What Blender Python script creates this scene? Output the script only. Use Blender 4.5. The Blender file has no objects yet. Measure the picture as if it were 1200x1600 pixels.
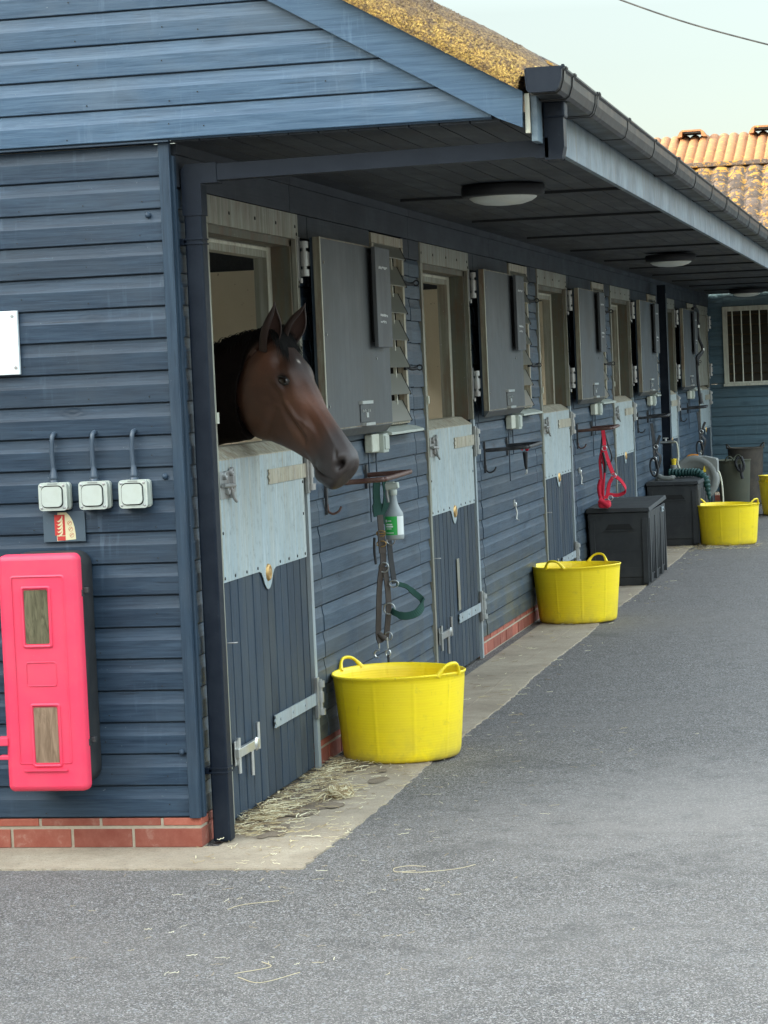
import bpy, bmesh, math, random
import numpy as np
from mathutils import Vector, Matrix
R = math.radians
random.seed(7)
sc = bpy.context.scene
COL = sc.collection
# ------------------------------------------------------------------ camera
cam = bpy.data.cameras.new('camera'); camo = bpy.data.objects.new('camera', cam); COL.objects.link(camo)
cam.sensor_fit = 'VERTICAL'; cam.sensor_height = 36.0; cam.lens = 3949.08/1600*36; cam.clip_end = 2000; cam.clip_start = 0.1
yaw, pitch, roll = -0.21408698, -0.05186514, -0.04349942
w = Vector((math.sin(yaw)*math.cos(pitch), math.cos(yaw)*math.cos(pitch), math.sin(pitch)))
r0 = w.cross(Vector((0, 0, 1))).normalized(); u0 = r0.cross(w)
cr, sr = math.cos(roll), math.sin(roll)
rr = cr*r0+sr*u0; uu = -sr*r0+cr*u0
camo.matrix_world = Matrix(((rr.x, uu.x, -w.x, 2.528), (rr.y, uu.y, -w.y, -8.413), (rr.z, uu.z, -w.z, 1.599), (0, 0, 0, 1)))
sc.camera = camo
# ------------------------------------------------------------------ world and sun
SUN_EL, SUN_AZ = 15.0, -120.0         # azimuth clockwise from +Y; low evening sun on the left, kept off the yard by the added barn there
wd = bpy.data.worlds.new('World'); sc.world = wd; wd.use_nodes = True
nt = wd.node_tree; nt.nodes.clear()
sky = nt.nodes.new('ShaderNodeTexSky'); sky.sky_type = 'NISHITA'; sky.sun_disc = False
sky.sun_elevation = R(SUN_EL); sky.sun_rotation = R(SUN_AZ); sky.air_density = 1.0; sky.dust_density = 2.2; sky.ozone_density = 1.0
bgn = nt.nodes.new('ShaderNodeBackground'); bgn.inputs[1].default_value = 0.15
out = nt.nodes.new('ShaderNodeOutputWorld')
hs_ = nt.nodes.new('ShaderNodeHueSaturation'); hs_.inputs['Saturation'].default_value = .50; nt.links.new(sky.outputs[0], hs_.inputs['Color'])
tcw = nt.nodes.new('ShaderNodeTexCoord'); spw = nt.nodes.new('ShaderNodeSeparateXYZ'); nt.links.new(tcw.outputs['Generated'], spw.inputs[0])
rpw = nt.nodes.new('ShaderNodeMapRange'); rpw.inputs[1].default_value = .14; rpw.inputs[2].default_value = .70; rpw.inputs[3].default_value = .41; rpw.inputs[4].default_value = 3.1
nt.links.new(spw.outputs[2], rpw.inputs[0])       # upper sky scaled brighter than the horizon to lift the yard light
vm = nt.nodes.new('ShaderNodeVectorMath'); vm.operation = 'SCALE'; nt.links.new(hs_.outputs[0], vm.inputs[0]); nt.links.new(rpw.outputs[0], vm.inputs['Scale'])
wm = nt.nodes.new('ShaderNodeVectorMath'); wm.operation = 'MULTIPLY'; wm.inputs[1].default_value = (1.0, 1.035, .965); nt.links.new(vm.outputs[0], wm.inputs[0])
nt.links.new(wm.outputs[0], bgn.inputs[0]); nt.links.new(bgn.outputs[0], out.inputs[0])
sl = bpy.data.lights.new('sun', 'SUN'); sl.energy = 2.0; sl.angle = R(0.5); sl.color = (1.0, .86, .68)
so = bpy.data.objects.new('sun', sl); COL.objects.link(so)
sd = Vector((math.sin(R(SUN_AZ))*math.cos(R(SUN_EL)), math.cos(R(SUN_AZ))*math.cos(R(SUN_EL)), math.sin(R(SUN_EL))))
so.rotation_euler = sd.to_track_quat('Z', 'Y').to_euler(); so.location = (-20, 5, 20)
sc.view_settings.view_transform = 'Standard'; sc.view_settings.look = 'None'
sc.view_settings.exposure = 2.25; sc.view_settings.gamma = 1.0
# ------------------------------------------------------------------ materials
MATS = {}
def ramp(t, fac, stops):
    n = t.nodes.new('ShaderNodeValToRGB'); e = n.color_ramp.elements
    while len(e) < len(stops): e.new(0.5)
    for i, (p, c) in enumerate(stops):
        e[i].position = p; e[i].color = (c[0], c[1], c[2], 1) if hasattr(c, '__len__') else (c, c, c, 1)
    t.links.new(fac, n.inputs[0]); return n.outputs[0]
def mat(name, base=(.5, .5, .5), rough=.5, metal=0.0, spec=.5, build=None, trans=0.0):
    m = bpy.data.materials.new(name); m.use_nodes = True; t = m.node_tree
    b = t.nodes['Principled BSDF']
    b.inputs['Base Color'].default_value = (*base, 1); b.inputs['Roughness'].default_value = rough
    b.inputs['Metallic'].default_value = metal; b.inputs['Specular IOR Level'].default_value = spec
    if trans: b.inputs['Transmission Weight'].default_value = trans
    if build: build(t, b)
    MATS[name] = m; return m
def coords(t, scale=(1, 1, 1), kind='Object', rot=(0, 0, 0)):
    tc = t.nodes.new('ShaderNodeTexCoord'); mp = t.nodes.new('ShaderNodeMapping')
    mp.inputs['Scale'].default_value = scale; mp.inputs['Rotation'].default_value = rot
    t.links.new(tc.outputs[kind], mp.inputs[0]); return mp.outputs[0]
def noise(t, vec, scale, detail=4, rough=.6, dist=0.0):
    n = t.nodes.new('ShaderNodeTexNoise'); n.inputs['Scale'].default_value = scale; n.inputs['Detail'].default_value = detail
    n.inputs['Roughness'].default_value = rough; n.inputs['Distortion'].default_value = dist
    t.links.new(vec, n.inputs['Vector']); return n.outputs['Fac']
def voro(t, vec, scale, feat='F1', out='Distance'):
    n = t.nodes.new('ShaderNodeTexVoronoi'); n.feature = feat; n.inputs['Scale'].default_value = scale
    t.links.new(vec, n.inputs['Vector']); return n.outputs[out]
def mixc(t, fac, a, b, mode='MIX'):
    n = t.nodes.new('ShaderNodeMix'); n.data_type = 'RGBA'; n.blend_type = mode
    if hasattr(fac, 'is_linked') or not isinstance(fac, (int, float)): t.links.new(fac, n.inputs[0])
    else: n.inputs[0].default_value = fac
    for i, v in ((6, a), (7, b)):
        if isinstance(v, tuple): n.inputs[i].default_value = (*v, 1)
        else: t.links.new(v, n.inputs[i])
    return n.outputs[2]
def math_(t, op, a, b=None, c=None):
    n = t.nodes.new('ShaderNodeMath'); n.operation = op
    for i, v in enumerate((a, b, c)):
        if v is None: continue
        if isinstance(v, (int, float)): n.inputs[i].default_value = v
        else: t.links.new(v, n.inputs[i])
    return n.outputs[0]
def bump(t, b, h, strength=.3, dist=.002, prev=None):
    n = t.nodes.new('ShaderNodeBump'); n.inputs['Strength'].default_value = strength; n.inputs['Distance'].default_value = dist
    t.links.new(h, n.inputs['Height'])
    if prev: t.links.new(prev, n.inputs['Normal'])
    t.links.new(n.outputs[0], b.inputs['Normal']); return n.outputs[0]
def attr(t, name='rnd'):
    n = t.nodes.new('ShaderNodeAttribute'); n.attribute_name = name; return n.outputs['Fac']
def combine(t, a, b, c):
    n = t.nodes.new('ShaderNodeCombineXYZ')
    for i, v in enumerate((a, b, c)):
        if isinstance(v, (int, float)): n.inputs[i].default_value = v
        else: t.links.new(v, n.inputs[i])
    return n.outputs[0]
def vadd(t, a, b):
    n = t.nodes.new('ShaderNodeVectorMath'); n.operation = 'ADD'; t.links.new(a, n.inputs[0]); t.links.new(b, n.inputs[1]); return n.outputs[0]
# painted timber, grain running along one axis
def wood(axis, dark, light, grain=.5, dirt=(.045, .055, .065), dirtamt=.4, rough=(.40, .58), bs=.35, knots=True, splash=False):
    def f(t, b):
        s = [26, 26, 26]; s['xyz'.index(axis)] = 1.1
        r = attr(t); off = combine(t, math_(t, 'MULTIPLY', r, 37.), math_(t, 'MULTIPLY', r, 91.), math_(t, 'MULTIPLY', r, 53.))
        v = vadd(t, coords(t, tuple(s)), off)
        g = noise(t, v, 3.2, 8, .72, .5)
        v2 = vadd(t, coords(t, tuple(1. if k < 5 else 1.8 for k in s)), off)
        big = noise(t, v2, 2.3, 4, .6)
        c = mixc(t, ramp(t, g, [(.34, 0), (.66, 1)]), dark, light)
        tone = math_(t, 'MULTIPLY_ADD', r, .34, .83)
        c = mixc(t, 1.0, c, combine(t, tone, tone, tone), 'MULTIPLY')
        c = mixc(t, ramp(t, big, [(.47, 0), (.72, dirtamt)]), c, dirt)
        sp = noise(t, coords(t), 85, 3, .7)
        c = mixc(t, ramp(t, sp, [(.70, 0), (.76, .45)]), c, (.30, .32, .32))
        h = g
        b.inputs['Specular IOR Level'].default_value = .32
        # hairline checks and pale scuffs along the grain, drip marks down the face
        s3 = [70, 70, 70]; s3['xyz'.index(axis)] = 2.0
        ck = noise(t, vadd(t, coords(t, tuple(s3)), off), 1.6, 5, .6)
        c = mixc(t, ramp(t, ck, [(.30, .65), (.37, 0)]), c, tuple(x*.35 for x in dark)); c = mixc(t, ramp(t, ck, [(.66, 0), (.74, .35)]), c, tuple(min(1, x*2.2) for x in light))
        if axis != 'z':
            dr = noise(t, coords(t, (26, 26, 2.2)), 1.5, 4, .6); msk = noise(t, coords(t), 1.9, 3, .6)
            c = mixc(t, math_(t, 'MULTIPLY', ramp(t, dr, [(.56, 0), (.68, .28)]), ramp(t, msk, [(.50, 0), (.60, 1)])), c, tuple(min(1, .04+x*1.5) for x in light))
        if splash:
            tc = t.nodes.new('ShaderNodeTexCoord'); spz = t.nodes.new('ShaderNodeSeparateXYZ'); t.links.new(tc.outputs['Object'], spz.inputs[0])
            mud = noise(t, coords(t), 3.5, 5, .7); c = mixc(t, math_(t, 'MULTIPLY', ramp(t, spz.outputs[2], [(.08, .8), (.55, 0)]), ramp(t, mud, [(.42, 0), (.62, 1)])), c, (.10, .095, .06))
        if knots:
            sk = [6.5, 6.5, 6.5]; sk['xyz'.index(axis)] = 2.6
            kv = voro(t, vadd(t, coords(t, tuple(sk)), off), 1.0)
            ring = math_(t, 'SINE', math_(t, 'MULTIPLY', kv, 70.))
            near = ramp(t, kv, [(.04, 1), (.20, 0)])
            c = mixc(t, math_(t, 'MULTIPLY', near, .6), c, tuple(x*.55 for x in dark))
            h = math_(t, 'ADD', g, math_(t, 'MULTIPLY', math_(t, 'MULTIPLY', ring, near), .5))
        t.links.new(c, b.inputs['Base Color'])
        t.links.new(ramp(t, big, [(.3, rough[0]), (.7, rough[1])]), b.inputs['Roughness'])
        bump(t, b, h, bs, .0025)
    return f
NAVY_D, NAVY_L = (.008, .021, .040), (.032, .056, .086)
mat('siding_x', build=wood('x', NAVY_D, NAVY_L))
mat('siding_up_lit', build=wood('x', (.022, .052, .092), (.066, .112, .168), dirt=(.10, .12, .14), rough=(.34, .5)))  # lighter copy of the gable paint; reflected sky put into its colour
mat('siding_y', build=wood('y', (.020, .038, .062), (.056, .086, .120), dirt=(.11, .125, .135), splash=True, dirtamt=.4))
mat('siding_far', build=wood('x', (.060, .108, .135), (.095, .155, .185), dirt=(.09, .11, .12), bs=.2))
mat('boards_z', build=wood('z', (.009, .020, .036), (.030, .050, .074), dirt=(.085, .09, .08), dirtamt=.5, rough=(.5, .7), bs=.45))
mat('trim_z', build=wood('z', (.010, .024, .043), (.030, .054, .082), knots=False))
mat('barge', build=wood('x', (.030, .066, .115), (.066, .118, .180), dirtamt=.15))
mat('soffit', build=wood('y', (.019, .024, .031), (.044, .050, .058), dirt=(.055, .055, .052), rough=(.5, .7), bs=.25))
mat('header', build=wood('y', (.022, .027, .036), (.038, .045, .055), dirt=(.05, .05, .05), rough=(.5, .7), bs=.2))
def fascia_b(t, b):
    n = noise(t, coords(t, (1, 1, 1)), 5, 6, .7); n2 = noise(t, coords(t, (9, 9, 1)), 3, 4)
    c = mixc(t, ramp(t, n, [(.35, 0), (.62, 1)]), (.06, .095, .125), (.17, .225, .26))
    c = mixc(t, ramp(t, n2, [(.5, 0), (.72, .8)]), c, (.10, .10, .09))
    t.links.new(c, b.inputs['Base Color'])
mat('fascia', rough=.5, build=fascia_b)
def plastic(name, base, rough=.35, dust=(.3, .3, .27), amt=.25, scale=7, bs=.08, spec=.5):
    def f(t, b):
        n = noise(t, coords(t), scale, 6, .7); n2 = noise(t, coords(t), 90, 3, .7)
        c = mixc(t, ramp(t, n, [(.42, 0), (.78, amt)]), base, dust)
        c = mixc(t, ramp(t, n2, [(.66, 0), (.74, amt*1.4)]), c, dust)
        t.links.new(c, b.inputs['Base Color'])
        t.links.new(ramp(t, n, [(.3, rough), (.7, min(1, rough+.25))]), b.inputs['Roughness'])
        bump(t, b, n, bs, .002)
    return mat(name, base, rough, spec=spec, build=f)
plastic('black_pipe', (.004, .008, .016), .36, (.05, .06, .07), .25, spec=.2)
plastic('gutter', (.012, .013, .014), .34, (.10, .09, .075), .6, 5, spec=.35)
plastic('black_plastic', (.016, .018, .020), .45, (.13, .12, .10), .5, 9)
plastic('box_plastic', (.020, .022, .024), .5, (.10, .10, .09), .35, 6)
plastic('red_plastic', (.80, .042, .098), .38, (.42, .10, .12), .4, 5)
plastic('white_plastic', (.44, .475, .42), .4, (.35, .34, .26), .4, 12)
plastic('cream_plastic', (.55, .56, .46), .45, (.30, .28, .2), .4, 16)
plastic('cable', (.045, .065, .09), .3, (.1, .12, .14), .3)
plastic('white_board', (.72, .77, .76), .5, (.4, .4, .36), .35, 22)
plastic('lamp_black', (.008, .009, .011), .5, (.04, .04, .04), .3)
plastic('lamp_glass', (.62, .64, .58), .25, (.35, .33, .25), .4)
plastic('grey_plastic', (.26, .27, .25), .45, (.14, .13, .1), .5, 8)
plastic('orange_plastic', (.8, .28, .03), .4)
plastic('yellow_plastic', (.85, .6, .03), .4)
plastic('leather', (.055, .040, .032), .5, (.13, .12, .1), .4, 30, .2)
plastic('leather_dark', (.018, .018, .020), .45, (.07, .07, .06), .3, 30, .2)
plastic('webbing_green', (.010, .052, .038), .75, (.06, .1, .08), .3, 60, .3)
plastic('webbing_red', (.62, .012, .040), .75, (.35, .08, .08), .3, 60, .3)
plastic('dark_rubber', (.05, .042, .034), .7, (.16, .13, .09), .6, 8)
plastic('olive_rubber', (.07, .075, .05), .7, (.13, .12, .08), .6, 8)
plastic('label_green', (.02, .36, .06), .4, (.2, .4, .2), .1)
plastic('label_white', (.72, .75, .72), .4, (.5, .5, .45), .15)
plastic('bottle_plastic', (.27, .30, .30), .35, (.3, .3, .28), .2)
plastic('rail_brown', (.085, .035, .025), .35, (.25, .16, .12), .5, 14)
plastic('rail_black', (.018, .018, .02), .35, (.2, .2, .2), .4, 14)
plastic('sign_dark', (.050, .075, .098), .5, (.1, .12, .13), .3)
plastic('sign_red', (.50, .028, .02), .5, (.3, .1, .08), .2)
plastic('sign_cream', (.66, .58, .34), .5, (.4, .4, .3), .3)
plastic('hose_white', (.62, .60, .45), .45, (.4, .38, .3), .3)
plastic('hose_green', (.008, .055, .048), .5, (.03, .07, .06), .3)
plastic('chalk', (.62, .64, .62), .8, (.4, .4, .4), .5, 60)
plastic('wire', (.02, .02, .02), .6)
def galv(name, base, warm, rust=0.0, streak=.6, rough=.45, metal=.35, spots=True):
    def f(t, b):
        n = noise(t, coords(t, (14, 14, .5)), 3.0, 6, .7); n2 = noise(t, coords(t), 3.2, 5, .65)
        c = mixc(t, ramp(t, n, [(.42, 0), (.60, streak)]), base, warm)
        c = mixc(t, ramp(t, n2, [(.45, 0), (.75, .45)]), c, tuple(x*.55 for x in base))
        n4 = noise(t, coords(t, (55, 55, 1.0)), 2.0, 3, .7)
        c = mixc(t, ramp(t, n4, [(.60, 0), (.72, .35)]), c, tuple(min(1, x*1.45) for x in base))
        if name in ('galv_panel', 'galv_top'):
            tc = t.nodes.new('ShaderNodeTexCoord'); sz = t.nodes.new('ShaderNodeSeparateXYZ'); t.links.new(tc.outputs['Object'], sz.inputs[0]); sk = noise(t, coords(t, (20, 20, .35)), 2.6, 5, .7)
            c = mixc(t, math_(t, 'MULTIPLY', ramp(t, sz.outputs[2], [(.92, 0), (1.0, .8)]) if 0 else ramp(t, math_(t, 'SUBTRACT', sz.outputs[2], .45), [(.50, .0), (.86, .65)]), ramp(t, sk, [(.46, 0), (.66, 1)])), c, (.33, .27, .16))
            sc_ = noise(t, coords(t, (8, 8, 8)), 3.2, 6, .75); c = mixc(t, ramp(t, sc_, [(.54, 0), (.68, .5)]), c, (.17, .175, .16)); ws = noise(t, coords(t, (38, 38, 1.3)), 2.0, 5, .75); c = mixc(t, ramp(t, ws, [(.56, 0), (.64, .55)]), c, (.62, .68, .68))
        if spots:
            n3 = noise(t, coords(t), 60, 3, .7); c = mixc(t, ramp(t, n3, [(.68, 0), (.74, .5)]), c, (.75, .78, .76))
        if rust:
            r = noise(t, coords(t, (5, 5, 1.2)), 2.6, 6, .7)
            c = mixc(t, ramp(t, r, [(.5-rust*.1, 0), (.62, rust)]), c, (.16, .055, .018))
        t.links.new(c, b.inputs['Base Color'])
        t.links.new(ramp(t, n2, [(.3, rough), (.7, rough+.22)]), b.inputs['Roughness'])
        bump(t, b, n2, .1, .002)
    return mat(name, base, rough, metal, build=f)
galv('galv_panel', (.37, .45, .475), (.43, .43, .36), .0, .5)
galv('galv_top', (.52, .49, .38), (.24, .20, .13), .35)
galv('galv_frame', (.34, .345, .29), (.15, .14, .09), .3)
galv('galv_rust', (.34, .325, .25), (.15, .14, .09), .6)
galv('galv_edge', (.62, .62, .52), (.4, .38, .28), .25, .4)
galv('galv_jamb', (.12, .125, .10), (.13, .115, .07), .35)
galv('galv_strip', (.36, .42, .45), (.26, .28, .26), .2)
galv('steel', (.42, .43, .42), (.28, .27, .24), .25, .4, .35, .75, False)
galv('steel_bright', (.75, .75, .72), (.5, .5, .45), .0, .3, .25, .9, False)
galv('brass', (.62, .40, .16), (.35, .2, .08), .0, .5, .35, .8, False)
def updoor(t, b):
    n = noise(t, coords(t, (16, 16, .45)), 2.5, 6, .7); n2 = noise(t, coords(t), 2.5, 5, .6)
    c = mixc(t, ramp(t, n, [(.3, 0), (.75, 1)]), (.060, .066, .072), (.100, .108, .112))
    c = mixc(t, ramp(t, n2, [(.5, 0), (.75, .5)]), c, (.11, .105, .085))
    n3 = noise(t, coords(t, (80, 80, 12)), 3, 3, .8); c = mixc(t, ramp(t, n3, [(.68, 0), (.75, .5)]), c, (.3, .3, .28))
    t.links.new(c, b.inputs['Base Color']); t.links.new(ramp(t, n2, [(.3, .42), (.7, .6)]), b.inputs['Roughness']); bump(t, b, n2, .15, .003)
mat('door_sheet', metal=.25, build=updoor)
mat('plank_grey', build=wood('z', (.085, .09, .095), (.12, .125, .13), dirt=(.07, .07, .07), knots=False, bs=.15))
mat('dark_void', (.012, .011, .010), .8)
def lining(t, b):
    n = noise(t, coords(t, (1, 1, .5)), 2.0, 5, .6); n2 = noise(t, coords(t), 30, 3, .6)
    c = mixc(t, ramp(t, n, [(.35, 0), (.7, 1)]), (.76, .70, .58), (.66, .59, .46))
    c = mixc(t, ramp(t, n2, [(.66, 0), (.73, .6)]), c, (.10, .06, .03))
    t.links.new(c, b.inputs['Base Color'])
mat('lining', rough=.6, build=lining)
def bed_b(t, b):
    n = noise(t, coords(t), 60, 5, .8); t.links.new(mixc(t, n, (.40, .30, .17), (.72, .62, .44)), b.inputs['Base Color']); bump(t, b, n, 1., .01)
mat('bedding', rough=.9, build=bed_b)
mat('rubber_mat', (.015, .014, .013), .8)
def brick_b(t, b):
    n = noise(t, coords(t), 14, 6, .7); r = attr(t); n2 = noise(t, coords(t, (1, 1, 1)), 120, 3, .7)
    c = mixc(t, ramp(t, n, [(.35, 0), (.7, 1)]), (.27, .062, .036), (.35, .115, .075))
    c = mixc(t, ramp(t, n, [(.58, 0), (.72, .5)]), c, (.42, .26, .2))
    tone = math_(t, 'MULTIPLY_ADD', r, .5, .72); c = mixc(t, 1., c, combine(t, tone, tone, tone), 'MULTIPLY')
    t.links.new(c, b.inputs['Base Color']); bump(t, b, n2, .4, .0015)
mat('brick', rough=.85, build=brick_b)
def mortar_b(t, b):
    n = noise(t, coords(t), 60, 4, .7); c = mixc(t, n, (.28, .22, .16), (.46, .40, .30)); t.links.new(c, b.inputs['Base Color']); bump(t, b, n, .5, .003)
mat('mortar', rough=.9, build=mortar_b)
def asphalt_b(t, b):
    v = coords(t)
    cell = voro(t, v, 300, 'F1', 'Color'); sep = t.nodes.new('ShaderNodeSeparateColor'); t.links.new(cell, sep.inputs[0]); cr_ = sep.outputs[0]
    cell2 = voro(t, v, 130, 'F1', 'Color'); sep2 = t.nodes.new('ShaderNodeSeparateColor'); t.links.new(cell2, sep2.inputs[0])
    fine = noise(t, v, 420, 3, .7)
    mpb = t.nodes.new('ShaderNodeMapping'); mpb.inputs['Location'].default_value = (3.1, 11.7, 0); t.links.new(v, mpb.inputs[0]); big = noise(t, mpb.outputs[0], .45, 6, .66); mid = noise(t, v, 7, 5, .7)
    cr_ = cr_
    c = ramp(t, cr_, [(0, (.026, .023, .020)), (.45, (.082, .072, .063)), (.80, (.158, .140, .125)), (1, (.46, .42, .385))])
    c = mixc(t, ramp(t, sep2.outputs[1], [(.90, 0), (.97, .6)]), c, (.33, .33, .33))
    c = mixc(t, ramp(t, big, [(.44, 0), (.62, .45)]), c, (.165, .146, .130))
    c = mixc(t, ramp(t, mid, [(.52, 0), (.74, .5)]), c, (.050, .046, .043))
    st = noise(t, v, 1.7, 4, .55, .8); c = mixc(t, ramp(t, st, [(.60, 0), (.66, .35)]), c, (.060, .054, .048))
    peb = noise(t, v, 60, 2, .5); c = mixc(t, ramp(t, peb, [(.70, 0), (.76, .5)]), c, (.34, .32, .29))
    # pale sheen out in the yard, painted into the colour
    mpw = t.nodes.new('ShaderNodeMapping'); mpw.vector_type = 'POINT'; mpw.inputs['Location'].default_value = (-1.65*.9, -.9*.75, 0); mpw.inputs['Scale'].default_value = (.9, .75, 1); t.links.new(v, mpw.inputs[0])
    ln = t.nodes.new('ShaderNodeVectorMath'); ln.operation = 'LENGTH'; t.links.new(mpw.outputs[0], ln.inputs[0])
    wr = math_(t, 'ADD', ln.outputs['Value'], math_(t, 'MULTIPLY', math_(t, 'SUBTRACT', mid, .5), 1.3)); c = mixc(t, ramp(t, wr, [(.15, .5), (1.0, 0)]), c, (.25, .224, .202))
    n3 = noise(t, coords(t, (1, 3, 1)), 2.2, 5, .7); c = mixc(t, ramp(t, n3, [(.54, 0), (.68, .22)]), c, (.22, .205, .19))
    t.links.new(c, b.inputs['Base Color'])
    h = math_(t, 'ADD', math_(t, 'MULTIPLY', cr_, .8), fine); bump(t, b, h, .75, .003)
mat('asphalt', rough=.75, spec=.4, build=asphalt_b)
def conc_b(t, b):
    v = coords(t); n = noise(t, v, 4, 6, .7); f = noise(t, v, 140, 4, .75); s = noise(t, coords(t, (3, 30, 1)), 3, 4, .7)
    c = mixc(t, ramp(t, n, [(.3, 0), (.7, 1)]), (.28, .215, .145), (.42, .345, .245))
    c = mixc(t, ramp(t, s, [(.5, 0), (.75, .5)]), c, (.46, .41, .31))
    c = mixc(t, ramp(t, f, [(.54, 0), (.64, .75)]), c, (.12, .09, .065)); pk = noise(t, coords(t, (1, 2.5, 1)), 34, 4, .7); c = mixc(t, ramp(t, pk, [(.56, 0), (.66, .55)]), c, (.15, .12, .09)); c = mixc(t, ramp(t, pk, [(.34, .5), (.42, 0)]), c, (.50, .45, .36))
    d = noise(t, v, 1.6, 5, .65); c = mixc(t, ramp(t, d, [(.48, 0), (.66, .5)]), c, (.17, .13, .09))
    t.links.new(c, b.inputs['Base Color']); bump(t, b, math_(t, 'ADD', f, s), .8, .004)
mat('concrete', rough=.9, build=conc_b)
def earth_b(t, b):
    v = coords(t); n = noise(t, v, 9, 6, .7); f = noise(t, v, 160, 4, .75)
    c = mixc(t, ramp(t, n, [(.3, 0), (.7, 1)]), (.10, .07, .045), (.24, .18, .12)); c = mixc(t, ramp(t, f, [(.5, 0), (.7, .6)]), c, (.36, .29, .19))
    t.links.new(c, b.inputs['Base Color']); bump(t, b, f, .9, .004)
mat('earth', rough=.95, build=earth_b)
def straw_b(t, b):
    r = attr(t); t.links.new(ramp(t, r, [(0, (.24, .16, .08)), (.5, (.52, .41, .22)), (1, (.80, .73, .50))]), b.inputs['Base Color'])
mat('straw', rough=.7, build=straw_b)
def moss_b(t, b):
    v = coords(t); n = noise(t, v, 120, 4, .8); m = noise(t, v, 28, 5, .7); g = noise(t, coords(t, (1, 1, 1)), 3.0, 4, .6)
    tc = t.nodes.new('ShaderNodeTexCoord'); sp = t.nodes.new('ShaderNodeSeparateXYZ'); t.links.new(tc.outputs['Object'], sp.inputs[0])
    c = ramp(t, n, [(.34, (.08, .05, .035)), (.43, (.22, .13, .05)), (.50, (.50, .30, .08)), (.60, (.76, .50, .13)), (.75, (.85, .72, .30))])
    dk = ramp(t, m, [(.48, .0), (.62, .75)])
    c = mixc(t, dk, c, (.135, .09, .065))
    r_ = math_(t, 'ADD', attr(t), math_(t, 'MULTIPLY', math_(t, 'SUBTRACT', g, .5), 1.6)); c = mixc(t, ramp(t, r_, [(.22, .0), (.60, .72), (.9, .88)]), c, mixc(t, ramp(t, n, [(.4, 0), (.62, 1)]), (.085, .055, .042), (.22, .15, .09)))
    t.links.new(c, b.inputs['Base Color']); bump(t, b, math_(t, 'ADD', n, m), 1., .012)
mat('moss_roof', rough=.95, build=moss_b)
def tile_b(t, b):
    v = coords(t); n = noise(t, v, 9, 6, .75, .6); m = noise(t, v, 45, 4, .75); r = attr(t); tone = math_(t, 'MULTIPLY_ADD', r, .6, .7)
    c = mixc(t, ramp(t, m, [(.35, 0), (.7, 1)]), (.045, .033, .027), (.10, .074, .058)); c = mixc(t, 1., c, combine(t, tone, tone, tone), 'MULTIPLY')
    c = mixc(t, ramp(t, n, [(.52, 0), (.57, 1)]), c, (.30, .155, .025))
    c = mixc(t, ramp(t, m, [(.62, 0), (.68, .9)]), c, (.24, .22, .16))
    t.links.new(c, b.inputs['Base Color']); bump(t, b, m, .8, .01)
mat('mossy_tiles', rough=.9, build=tile_b)
def orange_b(t, b):
    v = coords(t); n = noise(t, v, 14, 5, .7); m = noise(t, v, 90, 3, .8)
    c = mixc(t, ramp(t, n, [(.35, 0), (.7, 1)]), (.235, .10, .040), (.30, .145, .062)); c = mixc(t, ramp(t, m, [(.6, 0), (.72, .5)]), c, (.30, .13, .05))
    c = mixc(t, ramp(t, n, [(.60, 0), (.68, .7)]), c, (.58, .36, .04))
    t.links.new(c, b.inputs['Base Color']); bump(t, b, m, .5, .006)
mat('orange_tiles', rough=.9, build=orange_b)
def rub(t, b):
    v = coords(t); n = noise(t, coords(t, (1, 1, 14)), 6, 4, .7); s = noise(t, v, 22, 5, .75)
    tc = t.nodes.new('ShaderNodeTexCoord'); sp = t.nodes.new('ShaderNodeSeparateXYZ'); t.links.new(tc.outputs['Object'], sp.inputs[0])
    oi = t.nodes.new('ShaderNodeObjectInfo'); dirt = noise(t, vadd(t, v, combine(t, math_(t, 'MULTIPLY', oi.outputs['Random'], 9.), 0., 0.)), 5, 5, .7)
    low = ramp(t, sp.outputs[2], [(0, .8), (.05, .3), (.2, .03)])
    c = mixc(t, ramp(t, n, [(.35, 0), (.75, .6)]), (.98, .74, .010), (.92, .64, .010))
    c = mixc(t, ramp(t, s, [(.58, 0), (.72, .55)]), c, (.62, .46, .03)); sc2 = noise(t, coords(t, (30, 30, 4), rot=(.5, .3, .4)), 2.2, 4, .6); c = mixc(t, ramp(t, sc2, [(.67, 0), (.73, .35)]), c, (.40, .28, .03))
    c = mixc(t, math_(t, 'MULTIPLY', low, ramp(t, dirt, [(.35, 0), (.6, 1)])), c, (.32, .24, .07))
    t.links.new(c, b.inputs['Base Color'])
    wv = t.nodes.new('ShaderNodeTexWave'); wv.bands_direction = 'Z'; wv.inputs['Scale'].default_value = 28; wv.inputs['Distortion'].default_value = .6
    t.links.new(v, wv.inputs['Vector']); bump(t, b, wv.outputs['Fac'], .18, .0015)
mat('tub_yellow', (.8, .65, .02), .42, build=rub)
mat('eye', (.010, .006, .005), .04, spec=.9)
def slot(c1, c2):
    def f(t, b):
        n = noise(t, coords(t, (30, 30, 4)), 2.2, 5, .65, 1.2); t.links.new(mixc(t, ramp(t, n, [(.35, 0), (.65, 1)]), c1, c2), b.inputs['Base Color'])
    return f
mat('slot_olive', rough=.3, build=slot((.050, .045, .022), (.16, .14, .08))); mat('slot_tan', rough=.3, build=slot((.16, .10, .06), (.30, .20, .13)))
mat('louvre_glass', (.16, .16, .13), .3, spec=.5)
mat('dark_louvre', (.030, .024, .014), .4)
mat('amber_dark', (.11, .075, .035), .8)

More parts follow.
